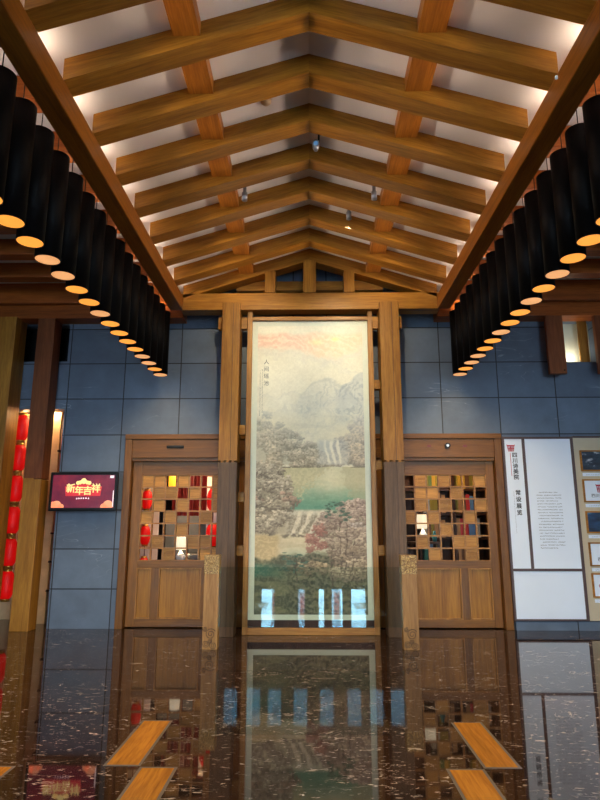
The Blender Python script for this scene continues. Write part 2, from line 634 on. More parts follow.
for s, nm in ((-1, 'left'), (1, 'right')):
    XE = 2.25
    poly = [(0, ZA), (s * XE, zc(XE)), (s * XE, zc(XE) + .1), (0, ZA + .1)]
    struct(MB().prism(poly, 'y', YF, YB), 'ceiling', M['plaster'], 'white sloping plaster ceiling on the %s side of the ridge' % nm, 'ceiling')
    x0, x1 = sorted((s * 2.25, s * XS))
    struct(MB().box(x0, x1, YF, YB, 5.45, 5.55), 'ceiling', M['plaster'], 'flat white ceiling of the %s bay above the brown joists' % nm, 'ceiling')
    x0, x1 = sorted((s * 2.215, s * 2.25))
    struct(MB().box(x0, x1, YF, YB, 5.12, 5.45), 'trim_%d' % (1 if s < 0 else 2), M['brown_y'], 'brown fascia board above the %s eave beam' % nm, 'trim')

# ---------------------------------------------------------------- roof timber
RD = .2                       # rafter thickness
NR = 11
for k in range(-1, NR - 1):
    y = 8.99 - .68 * k if k >= 0 else None
    if y is None:
        continue
    root = empty('roof_rafter', (0, y, 5.72), '%s golden wooden rafter pair counted from the back wall' % ORD[k].capitalize() if k else 'Golden wooden rafter pair closing the gable against the back wall', 'rafter', 'rafter pairs under the white ceiling')
    d = RD if k else .24
    for s in (-1, 1):
        xe = 2.02
        b, t_ = 5.72, ZA
        poly = [(0, b), (s * xe, b - SL * xe), (s * xe, t_ - SL * xe), (0, t_)]
        MB().prism(poly, 'y', y, y + d).build('rafter', M['rafter'], root)
# eave beams
for s, nm in ((-1, 'left'), (1, 'right')):
    x0, x1 = sorted((s * 2.01, s * 2.21))
    tag(MB().box(x0, x1, YF + .02, 8.97, 4.87, 5.10, .012).build('eave_beam', M['wood_y']), 'long golden eave beam running towards the back wall above the %s row of tube lamps' % nm, 'beam')
    # purlins let in between the rafters
    x0, x1 = sorted((s * .90, s * 1.13))
    xm = (x0 + x1) / 2
    zb = 5.50
    pr = MB()
    poly = [(x0, zb), (x1, zb), (x1, zc(x1) - .004), (x0, zc(x0) - .004)]
    pr.prism(poly, 'y', YF + .02, 9.2)
    tag(pr.build('purlin', M['wood_y']), 'brown purlin crossing the rafters halfway down the %s ceiling slope' % nm, 'beam')
    # warm LED strips lying on the eave beams, one per rafter bay
    x0, x1 = sorted((s * 2.08, s * 2.12))
    for k in range(9):
        y = 8.99 - .68 * k
        r = empty('led_strip', (s * 2.10, y - .25, 5.10), 'small warm uplight on the %s eave beam, %s rafter bay from the back' % (nm, ORD[k]), 'light', 'eave uplights')
        MB().box(x0 - .01, x1 + .01, y - .40, y - .12, 5.10, 5.108).build('tray', M['steel'], r)
        MB().box(x0, x1, y - .38, y - .14, 5.108, 5.116).build('strip', M['led'], r)
        if k < 8:
            u = lamp('eave_uplight_beam', 'SPOT', (s * 2.07, y - .26, 5.16), 66, (1, .78, .60), .03, None, spot=math.radians(48), blend=1.0)
            u.rotation_euler = (Vector((-s * 1.0, y - .26, 5.48)) - u.location).to_track_quat('-Z', 'Y').to_euler()

# gable: tie beam, posts and rail
tag(MB().box(-2.05, 2.06, 8.99, 9.25, 4.885, 5.165, .01).build('tie_beam', M['wood_x']), 'broad golden tie beam across the gable just above the painting', 'beam')
for x, z1, w_, lab in ((0, 5.72, .10, 'golden king post in the middle of the gable above the tie beam'),
                       (-.63, 5.53, .085, 'short golden gable post left of the king post'),
                       (.63, 5.53, .085, 'short golden gable post right of the king post')):
    tag(MB().box(x - w_, x + w_, 8.97, 9.2, 5.165, z1, .006).build('gable_post', M['wood_z']), lab, 'post', 'gable posts')
tag(MB().box(-1.2, 1.2, 9.22, 9.34, 5.30, 5.46, .006).build('gable_rail', M['wood_x']), 'horizontal golden rail behind the gable posts', 'beam')
# beams closing the bays at the back wall, with a stepped lower edge
for s, nm in ((-1, 'left'), (1, 'right')):
    x0, x1 = sorted((s * 2.07, s * XS))
    r = empty('wall_beam', ((x0 + x1) / 2, 9.3, 4.87), 'deep red brown beam against the back wall over the %s bay' % nm, 'beam', 'bay beams at the back wall')
    MB().box(x0, x1, 9.30, YB, 4.87, 5.10, .01).build('lower_board', M['brown_x'], r)
    xo0, xo1 = sorted((s * 2.252, s * XS))
    MB().box(xo0, xo1, 9.2, YB, 5.10, 5.45, .01).build('upper_board', M['brown_x'], r)
    # joists of the side bays
    for k in range(1, 10):
        y = 9.19 - .767 * k
        tag(MB().box(xo0, xo1, y, y + .2, 5.215, 5.449, .008).build('ceiling_joist', M['brown_x']), '%s red brown ceiling joist from the back wall in the %s bay' % (ORD[k - 1], nm), 'joist', 'joists of the %s bay' % nm)

# ---------------------------------------------------------------- columns flanking the painting


def column(x0, x1, label):
    r = empty('column', ((x0 + x1) / 2, 8.9, 0), label, 'column', 'columns flanking the painting')
    MB().box(x0, x1, 8.9, 9.25, 2.48, 4.98, .008).build('upper_post', M['wood_z'], r)
    lo = MB().box(x0, x1, 8.9, 9.25, 0, 2.46, .008).build('lower_post', M['lower_z'], r)
    lo['label'] = 'grey brown lower length'
    j = MB()
    n = 7
    for i in range(n):
        a = x0 + (x1 - x0) * i / n
        b = x0 + (x1 - x0) * (i + 1) / n
        if i % 2:
            j.box(a, b, 8.901, 9.24, 2.40, 2.49)
    j.build('joint', M['wood_z'], r)
    g = MB().box(x0 + .62 * (x1 - x0), x0 + .64 * (x1 - x0), 8.897, 8.902, .02, 4.96).build('seam', M['dark_wood'], r)
    return r


column(-1.37, -1.09, 'golden wooden column rising floor to tie beam at the left of the painting')
column(1.09, 1.39, 'golden wooden column with dark lower half at the right of the painting')

# painting -----------------------------------------------------------------


def smooth_noise(h, w, cell, rng, octaves=4, ax=1.0):
    out = np.zeros((h, w))
    amp, tot = 1.0, 0.0
    for o in range(octaves):
        c = max(1.5, cell / 2 ** o)
        gh, gw = int(h / c) + 3, int(w / (c * ax)) + 3
        g = rng.random((gh, gw))
        yy = np.arange(h) / c
        xx = np.arange(w) / (c * ax)
        y0 = yy.astype(int); x0 = xx.astype(int)
        fy = (yy - y0)[:, None]; fx = (xx - x0)[None, :]
        fy = fy * fy * (3 - 2 * fy); fx = fx * fx * (3 - 2 * fx)
        a = g[y0][:, x0]; b = g[y0][:, x0 + 1]; c_ = g[y0 + 1][:, x0]; d = g[y0 + 1][:, x0 + 1]
        out += amp * ((a * (1 - fx) + b * fx) * (1 - fy) + (c_ * (1 - fx) + d * fx) * fy)
        tot += amp
        amp *= .55
    return out / tot


def landscape(W, H):
    """a generic misty valley landscape, in sRGB 0..255; row 0 is the top.  Laid out on a 104 x 287 grid of units."""
    rng = np.random.default_rng(5)
    U, V = np.meshgrid((np.arange(W) + .5) / W * 104, (np.arange(H) + .5) / H * 287)
    k = W / 104.0
    n1 = smooth_noise(H, W, 26 * k, rng, 5)
    n2 = smooth_noise(H, W, 9 * k, rng, 4)
    n3 = smooth_noise(H, W, 3 * k, rng, 3)
    n4 = smooth_noise(H, W, 1.4 * k, rng, 2)
    nh = smooth_noise(H, W, 5 * k, rng, 4, 4.0)
    nd = smooth_noise(H, W, 14 * k, rng, 4)
    img = np.empty((H, W, 3))
    img[:] = (224, 222, 200)
    img += ((n1 - .5) * 24)[..., None]

    def blend(mask, col):
        m = np.clip(mask, 0, 1)[..., None]
        img[:] = img * (1 - m) + np.array(col, float) * m

    sm = lambda a, b, x: (lambda t: t * t * (3 - 2 * t))(np.clip((x - a) / (b - a), 0, 1))
    vs = lambda g, freq: .5 + .5 * np.sin(g * freq)
    # sunset clouds: rose on the left, gold to the right, combed along their slope
    lower = 27 + 11 * sm(34, 64, U) - 12 * sm(70, 104, U) + (n2 - .5) * 14
    band = sm(6, 12, V + (n2 - .5) * 6) * (1 - sm(-9, 3, V - lower))
    comb = np.sin((V - U * .42 * sm(30, 60, U)) * .85 + (n2 - .5) * 14)
    blend(band * .62 * (1 - .5 * sm(20, 80, U)), (226, 170, 146))
    blend(band * sm(30, 70, U) * .45, (236, 206, 160))
    blend(band * sm(.0, .9, comb) * .55, (240, 222, 200))
    blend(band * sm(.5, .62, n3) * .15, (246, 232, 212))
    blend(np.exp(-((U - 77) / 3.4) ** 2 - ((V - 15) / 2.0) ** 2) * .8, (250, 232, 150))
    blend(np.exp(-((U - 58) / 6) ** 2 - ((V - 18) / 3) ** 2) * .6, (244, 228, 168))
    edge = np.exp(-((V - lower - 2) / 3.5) ** 2)
    blend(edge * .35, (206, 200, 188))
    # billowing mist with soft grey undersides
    for a, b, dv in ((.30, 34, 0), (-.22, 78, 6), (.12, 56, 20), (-.3, 96, 12)):
        c = V - (b + a * (U - 52)) - (n2 - .5) * 26 - dv
        blend(np.exp(-(np.maximum(c, 0) / 5) ** 2) * (c > 0) * .20 * sm(30, 44, V) * (1 - sm(120, 140, V)), (182, 186, 180))
    # distant pale mountain in the middle, its gullies falling away from the summit
    du = (U - 68) / 30
    top = 58 + 22 * du ** 2 + (n2 - .5) * 9
    m = sm(0, 5, V - top) * (1 - sm(78, 106, V + (n1 - .5) * 34 + (U - 60) * .12)) * sm(34, 46, U)
    blend(m * .34, (186, 192, 184))
    g = (U - 66) * (1.4 - .5 * sm(58, 100, V)) + (nd - .5) * 30 + (n3 - .5) * 5
    gul = vs(g, .8) * sm(.36, .6, n2 * .6 + n3 * .4)
    blend(m * sm(.35, .95, gul) * .24, (146, 158, 158))
    blend(m * sm(.5, .95, vs(g + 2.2, .8)) * .25, (222, 222, 206))
    blend(np.exp(-((V - top - 1) / 1.6) ** 2) * sm(38, 50, U) * (1 - sm(92, 100, U)) * .30, (150, 160, 158))
    # steep blue grey peak at the right
    top = 48 + (104 - U) * .66 + (n2 - .5) * 12
    m = sm(0, 4, V - top) * (1 - sm(86, 112, V + (n1 - .5) * 20)) * sm(72, 84, U)
    blend(m * .42, (164, 176, 180))
    g = (U * .8 + V * .35) + (nd - .5) * 26 + (n3 - .5) * 5
    blend(m * sm(.4, .95, vs(g, .95)) * sm(.4, .56, n2) * .32, (124, 138, 148))
    # streaming mist
    mist = sm(.5, .68, nh) * sm(88, 100, V) * (1 - sm(124, 140, V)) * sm(24, 40, U)
    blend(mist * .35, (196, 196, 178))

    def blob(cu, cv, r, col, hi, a=1.0, sq=.8):
        """one leafy clump: broken edge, light crown, dark skirt"""
        x0, x1 = int(max(0, (cu - r * 1.4) * k)), int(min(W, (cu + r * 1.4) * k + 1))
        y0, y1 = int(max(0, (cv - r * 1.4) * k)), int(min(H, (cv + r * 1.4) * k + 1))
        if x1 <= x0 or y1 <= y0:
            return
        du = (U[y0:y1, x0:x1] - cu) / r
        dv = (V[y0:y1, x0:x1] - cv) / (r * sq)
        rr = np.sqrt(du ** 2 + dv ** 2)
        nn = n4[y0:y1, x0:x1] - .5
        mm = np.clip((1.05 - rr + nn * 1.3) * 2.6, 0, 1) * a
        lift = np.clip(.55 - .55 * dv - .15 * du + nn * 1.7, 0, 1)[..., None]
        c = (np.array(col, float) * .62 + np.array(hi, float) * .38) * (1 - lift) + np.array(hi, float) * lift
        reg = img[y0:y1, x0:x1]
        reg[:] = reg * (1 - mm[..., None]) + c * mm[..., None]

    def tree(cu, cv, r, col, hi, a=.9, n=None):
        """a rounded tree of many clumps, painted from the back to the front"""
        col = np.array(col, float); hi = np.array(hi, float)
        n = n or int(10 + r * 4)
        pts = sorted(((rng.normal(0, .48), rng.normal(0, .42)) for _ in range(n)), key=lambda p: p[1])
        blob(cu, cv + r * .15, r * .95, col * .82, col * 1.1, a * .8)
        for dx, dy in pts:
            if dx * dx + dy * dy > 1:
                continue
            sh = np.clip(.62 - dy * .55 + rng.normal(0, .14), .15, 1.08)
            blob(cu + dx * r, cv + dy * r * .85, r * rng.uniform(.2, .34), col * (.7 + .35 * sh), col * (1 - sh) + hi * sh, a)

    grey = lambda s_: rng.normal(0, s_)
    # left wooded hill, far to near
    hill = sm(0, 14, V - (90 + U * .80)) * (1 - sm(144, 147, V)) * (1 - sm(62, 72, U))
    blend(hill * .75, (176, 174, 156))
    trees = []
    for i in range(150):
        u = rng.random() * 70
        top = 84 + u * .80 + (4 if u < 8 else 0)
        v = top + (rng.random() ** .8) * max(1, (147 - top))
        if v < 146:
            trees.append((v, u))
    for v, u in sorted(trees):
        t = np.clip((v - 84) / 62, 0, 1)
        c = np.array((164, 172, 168)) * (1 - t) + np.array((124, 116, 100)) * t + grey(7)
        h = np.array((208, 212, 202)) * (1 - t) + np.array((212, 200, 174)) * t + grey(6)
        tree(u, v, 4 + 2.6 * rng.random(), c, h, .3 + .55 * t)
    # right wooded hill
    hill = sm(0, 14, V - (134 - (U - 74) * 1.2)) * (1 - sm(144, 147, V)) * sm(74, 80, U)
    blend(hill * .75, (172, 172, 160))
    trees = []
    for i in range(120):
        u = 74 + rng.random() * 32
        top = 128 - (u - 74) * 1.2
        v = top + rng.random() ** .8 * max(1, 144 - top)
        trees.append((v, u))
    for v, u in sorted(trees):
        t = np.clip((v - 90) / 54, 0, 1)
        c = np.array((160, 168, 174)) * (1 - t) + np.array((126, 120, 114)) * t + grey(7)
        h = np.array((210, 210, 198)) * (1 - t) + np.array((212, 198, 172)) * t + grey(6)
        tree(u, v, 3.6 + 2.6 * rng.random(), c, h, .4 + .45 * t)
    # far waterfall between pale blue cliffs
    wf = sm(57, 62, U + (n2 - .5) * 6) * (1 - sm(84, 90, U + (n2 - .5) * 6)) * sm(118, 123, V + (n3 - .5) * 4) * (1 - sm(142, 147, V))
    blend(wf * .5, (176, 182, 184))
    fall = vs(U + (n2 - .5) * 5 + 2 * np.sin(V * .12), 1.05)
    blend(wf * sm(.25, .9, fall) * sm(63, 67, U) * (1 - sm(80, 84, U)) * .85, (232, 230, 214))
    blend(wf * sm(128, 146, V) * .45, (224, 222, 204))
    # lake
    shore = 147.5 + (n2 - .5) * 2.4
    lake = sm(-.6, .6, V - shore) * (1 - sm(190, 193, V))
    g = sm(160, 186, V + (n2 - .5) * 8)[..., None]
    lc = np.array((200, 200, 168)) * (1 - g) + np.array((98, 146, 124)) * g
    m = lake[..., None]
    img[:] = img * (1 - m) + lc * m
    blend(lake * sm(.5, .68, nh) * sm(164, 184, V) * .5, (66, 116, 100))
    blend(lake * sm(.52, .7, nh) * (1 - sm(170, 186, V)) * .4, (168, 180, 150))
    blend(lake * np.exp(-((U - 72) / 9) ** 2) * (1 - sm(160, 178, V)) * .5, (222, 218, 190))
    refl = sm(0, 5, 30 - np.abs(V - 148) * .9 - np.abs(U - 38) * .9 + (n3 - .5) * 22) * lake
    blend(refl * .5, (176, 168, 130))
    blend(refl * sm(.5, .62, n4) * .4, (206, 200, 160))
    refl = sm(0, 5, (U - 88) * 1.6 + 14 - (V - 148) * .5 + (n3 - .5) * 18) * lake
    blend(refl * .5, (172, 166, 134))
    blend(sm(0, 1.2, 1.5 - np.abs(V - shore) * 1.6) * (1 - sm(56, 66, U)) * sm(14, 22, U) * sm(.4, .5, n3) * .75, (84, 76, 64))
    blend(sm(0, 1.2, 1.4 - np.abs(V - shore) * 1.6) * sm(88, 92, U) * .6, (92, 86, 76))
    # rapids below the lake
    low_ = sm(188, 192, V)
    blend(low_, (166, 158, 138))
    fanx = U + (V - 190) * (.55 + (U - 50) * .012)
    stream = vs(fanx + (n2 - .5) * 7, .62)
    rap = low_ * (1 - sm(211, 217, V)) * sm(26, 34, U) * (1 - sm(66, 74, U))
    blend(rap * .7, (124, 116, 102))
    blend(rap * sm(.25, .85, stream) * (.75 + .5 * (n3 - .5)), (214, 208, 190))
    blend(rap * sm(.48, .6, n4) * .3, (236, 232, 216))
    blend(sm(188, 191, V) * (1 - sm(193, 196, V)) * sm(26, 34, U) * (1 - sm(70, 76, U)) * .6, (214, 212, 194))
    pool = sm(211, 215, V + (n2 - .5) * 4) * (1 - sm(240, 246, V))
    blend(pool, (200, 192, 166))
    blend(pool * sm(220, 238, V) * sm(18, 36, U) * .55, (126, 158, 142))
    blend(pool * sm(.52, .66, nh) * .45, (172, 164, 138))
    blend(pool * (1 - sm(18, 26, U + (n2 - .5) * 8)) * .75, (174, 154, 114))
    blend(pool * (1 - sm(16, 24, U)) * sm(.5, .62, n4) * .4, (206, 190, 150))
    blend(sm(0, 1.5, 2.0 - np.abs(V - 214 - (n2 - .5) * 5)) * sm(22, 28, U) * (1 - sm(52, 58, U)) * sm(.42, .55, n3) * .8, (96, 88, 78))
    # left near trees
    blend(sm(140, 150, V) * (1 - sm(204, 212, V)) * (1 - sm(-3, 2, U - 8 - 24 * np.sin(np.clip((V - 140) / 76, 0, 1) * math.pi))) * .9, (146, 136, 118))
    trees = []
    for i in range(64):
        v = 144 + rng.random() * 66
        lim = 10 + 24 * np.sin(np.clip((v - 140) / 76, 0, 1) * math.pi)
        trees.append((v, rng.random() * lim))
    for v, u in sorted(trees):
        h = np.array((204, 196, 174)) + grey(9)
        if rng.random() < .10:
            h = np.array((188, 160, 142))
        tree(u, v, 5.5 + 3 * rng.random(), np.array((98, 90, 80)) + grey(8), h, .9)
    # foreground bank
    bank = sm(-2, 3, V - (237 - 6 * sm(0, 40, U) + (n2 - .5) * 12))
    blend(bank, (78, 82, 64))
    blend(bank * sm(.48, .64, nh) * .7, (122, 120, 90))
    blend(bank * (1 - sm(0, 40, U)) * sm(238, 244, V) * (1 - sm(250, 256, V + (n2 - .5) * 8)) * .75, (56, 110, 94))
    root = vs((U * .5 - V * .75) + (nd - .5) * 30 + (n3 - .5) * 6, .8)
    blend(bank * sm(24, 40, U) * sm(.55, .98, root) * .6, (120, 112, 92))
    blend(bank * sm(24, 40, U) * sm(.6, .98, 1 - root) * .55, (48, 48, 38))
    blend(bank * sm(.5, .62, n4) * .25, (146, 140, 112))
    # right near trees, the ruddy one in front
    trees = []
    for i in range(110):
        v = 182 + rng.random() * 72
        e_ = 64 - 6 * np.sin((v - 178) / 14)
        u = e_ + 3 + rng.random() * (104 - e_) if v > 194 else 80 + rng.random() * 26
        trees.append((v, u))
    for v, u in sorted(trees):
        t = (v - 180) / 74
        c = np.array((110, 92, 88)) * (1 - t) + np.array((92, 82, 68)) * t + grey(8)
        h = np.array((204, 186, 174)) * (1 - t) + np.array((186, 172, 144)) * t + grey(8)
        if 84 < u < 102 and 196 < v < 226 and rng.random() < .5:
            h = np.array((220, 212, 204))
        tree(u, v, 5 + 3 * rng.random(), c, h, .9)
    for u, v, r in ((60, 208, 7), (54, 217, 7), (62, 222, 6), (52, 226, 5)):
        tree(u, v, r, (122, 78, 70), (192, 150, 136), .9)
    for u, v, r in ((44, 243, 6), (54, 240, 6), (62, 244, 7), (50, 248, 5)):
        tree(u, v, r, (104, 92, 74), (194, 178, 144), .9)
    for u, v in ((31, 234), (35, 240), (41, 233), (45, 241), (38, 247), (28, 244), (72, 186), (78, 184), (82, 190), (68, 192), (86, 196)):
        for q in range(7):
            blob(u + rng.normal(0, 2.6), v + rng.normal(0, 2.2), 1.5 + 1.2 * rng.random(), (34, 58, 52), (80, 106, 90), .9, .55)
    # trunks
    for (u0, v0, u1, v1) in ((86, 204, 84, 252), (79, 200, 80, 246), (92, 210, 90, 256), (70, 228, 72, 262), (38, 236, 39, 258)):
        t = np.clip((V - v0) / (v1 - v0), 0, 1)
        cu = u0 + (u1 - u0) * t + np.sin(V * .35) * .6
        blend((np.abs(U - cu) < .45 + .3 * t) * ((V > v0) & (V < v1)) * .6 * sm(.42, .5, n3), (70, 60, 52))
    img += ((n4 - .5) * 14 + (n3 - .5) * 8)[..., None]
    img = 255 * (np.clip(img, 0, 255) / 255) ** np.array((.94, .95, .97))
    img *= np.array((1.03, 1.02, 1.0)) + sm(80, 120, V)[..., None] * np.array((.04, .015, -.03))
    return np.clip(img, 0, 252)


def painted_panel(x0, x1, y, z0, z1, parent):
    W, H = 220, 600
    img = landscape(W, H) / 255.0
    lin = np.where(img <= .04045, img / 12.92, ((img + .055) / 1.055) ** 2.4)
    base = parent.location
    xs = np.linspace(x0, x1, W) - base.x
    zs = np.linspace(z1, z0, H) - base.z
    X, Z = np.meshgrid(xs, zs)
    verts = np.stack([X.ravel(), np.full(X.size, y - base.y), Z.ravel()], 1)
    idx = np.arange(W * H).reshape(H, W)
    q = np.stack([idx[1:, :-1], idx[1:, 1:], idx[:-1, 1:], idx[:-1, :-1]], -1).reshape(-1, 4)
    me = bpy.data.meshes.new('picture')
    me.vertices.add(W * H)
    me.vertices.foreach_set('co', verts.ravel())
    me.loops.add(q.size)
    me.loops.foreach_set('vertex_index', q.ravel().astype(np.int32))
    me.polygons.add(len(q))
    me.polygons.foreach_set('loop_start', (np.arange(len(q)) * 4).astype(np.int32))
    me.update(calc_edges=True)
    at = me.color_attributes.new('pigment', 'FLOAT_COLOR', 'POINT')
    at.data.foreach_set('color', np.concatenate([lin.reshape(-1, 3), np.ones((W * H, 1))], 1).ravel())
    t = NT('painted_silk')
    a = t.n('Attribute', attribute_name='pigment')
    nz = t.noise(t.coords((60, 60, 60), rand=False), 1, 3)
    c = t.mix(1.0, a.outputs['Color'], t.ramp(nz, [(.3, (.95, .95, .95, 1)), (.7, (1, 1, 1, 1))]), 'MULTIPLY')
    t.l(c, t.b.inputs['Base Color'])
    t.b.inputs['Roughness'].default_value = .55
    me.materials.append(t.m)
    o = bpy.data.objects.new('picture', me)
    COL.objects.link(o)
    o.parent = parent
    return o


def text_mesh(name, body, size, mat, parent, x, y, z, align='CENTER', bold=0.0, spacing=1.0, heavy=0.0):
    c = bpy.data.curves.new(name, 'FONT')
    c.body = body
    c.size = size
    c.align_x = align
    c.align_y = 'TOP'
    c.space_line = spacing
    c.offset = bold
    c.resolution_u = 2
    tmp = bpy.data.objects.new('lettering_source', c)
    COL.objects.link(tmp)
    bpy.context.view_layer.update()
    me = bpy.data.meshes.new_from_object(tmp.evaluated_get(bpy.context.evaluated_depsgraph_get()))
    bpy.data.objects.remove(tmp)
    bpy.data.curves.remove(c)
    base = Vector((0, 0, 0))
    p = parent
    while p is not None:
        base += p.location
        p = p.parent
    me.transform(Matrix.Translation(Vector((x, y, z)) - base) @ Matrix.Rotation(math.radians(90), 4, 'X'))
    if heavy:
        bm = bmesh.new()
        for dx, dz in ((0, 0), (heavy, 0), (0, heavy), (heavy, heavy)):
            n0 = len(bm.verts)
            bm.from_mesh(me)
            bm.verts.ensure_lookup_table()
            for v in bm.verts[n0:]:
                v.co.x += dx
                v.co.z += dz
                v.co.y -= .0002 * (dx > 0) + .0001 * (dz > 0)
        bm.to_mesh(me)
        bm.free()
    me.name = name
    me.materials.clear()
    me.materials.append(mat)
    o = bpy.data.objects.new(name, me)
    COL.objects.link(o)
    o.parent = parent
    return o


def scribble(mb, x, z, s, y, rng, n=5):
    """one small illegible written mark: a few strokes in a square cell"""
    for i in range(n):
        if rng.random() < .55:
            a = x + s * rng.uniform(.05, .35)
            zz = z + s * rng.uniform(.1, .9)
            mb.quad(a, a + s * rng.uniform(.4, .6), y, zz - s * .07, zz + s * .07)
        else:
            xx = x + s * rng.uniform(.15, .85)
            a = z + s * rng.uniform(.05, .35)
            mb.quad(xx - s * .07, xx + s * .07, y, a, a + s * rng.uniform(.4, .6))


PY = 9.08
p = empty('framed_painting', (0, PY, 0), 'tall framed landscape painting of misty valley, lake and trees between the two columns', 'painting')
fr = MB()
fr.box(-.99, -.912, PY, PY + .14, 0, 4.885, .008).box(.915, .995, PY, PY + .14, 0, 4.885, .008)
fr.build('frame_stile', M['frame_wood'], p)
MB().box(-.912, .915, PY, PY + .13, 4.735, 4.80, .008).build('top_rail', M['frame_wood_x'], p)
MB().box(-.912, .915, PY, PY + .13, 0.0, .095, .008).build('bottom_rail', M['frame_wood_x'], p)
MB().box(-.912, .915, PY + .05, PY + .11, .095, .20).build('lower_board', M['dark_wood'], p)
MB().box(-.912, .915, PY + .05, PY + .10, .20, 4.735).build('mount', M['mat'], p)
painted_panel(-.825, .83, PY + .048, .275, 4.655, p)
for i, ch in enumerate('人间瑶池'):
    text_mesh('inscription_character', ch, .085, M['brush_ink'], p, -.685, PY + .046, 4.10 - i * .115)
rg = random.Random(3)
cols_ = MB()
for cx_, z0, n_ in ((-.765, 3.93, 34), (-.80, 3.91, 36)):
    for i in range(n_):
        scribble(cols_, cx_ + .012, z0 - i * .0205, .018, PY + .0462, rg, 4)
flat(cols_, 'small_inscription', M['brush_ink'], p)

# short rails joining frame and columns
for s, nm in ((-1, 'left'), (1, 'right')):
    zs_ = ((4.60, 4.80, 'top'), (2.90, 3.05, 'upper'), (1.88, 2.03, 'lower'), (1.10, 1.25, 'lowest')) if s < 0 else ((4.60, 4.80, 'top'), (3.61, 3.76, 'upper'), (2.36, 2.50, 'lower'), (1.10, 1.25, 'lowest'))
    for z0, z1, wd in zs_:
        xa, xb = (.997, 1.088) if wd != 'top' else (.997, 1.088)
        x0, x1 = sorted((s * xa, s * xb))
        rl = empty('connecting_rail', ((x0 + x1) / 2, 9.1, z0), '%s short golden rail joining the painting frame to the %s column' % (wd, nm), 'rail', 'rails beside the painting')
        MB().box(x0, x1, 9.1, 9.2, z0, z1, .005).build('rail', M['wood_x'], rl)
        if wd == 'top':
            xa, xb = sorted((s * 1.372 if s < 0 else 1.392, s * 1.46))
            MB().box(xa, xb, 9.1, 9.2, z0, z1, .005).build('tenon_end', M['wood_x'], rl)

# ---------------------------------------------------------------- doors
LAT_L = ["##.#..##", ".==.#.#.", ".#.#..##", "#.#..#..", "...#...#", ".#..==..", "..#..###"]
LAT_R = ["#.#.#..#", "#.==.#..", ".#.#.#.#", "##.#..#.", "#...#...", "#.#..==.", "...#..#."]
LAT_R = ["#.#.#..#", "..==.#..", ".. #.".replace(' ', '') + ".#.#"[:0] + "", "", "", "", ""]
LAT_R = [".." + "#.#..#", ".." + "==.#..", ".." + "#.#..#", "##" + ".#..#.", "#." + "..#...", ".." + "#..==.", "#." + ".#..#."]
PITCH = .19


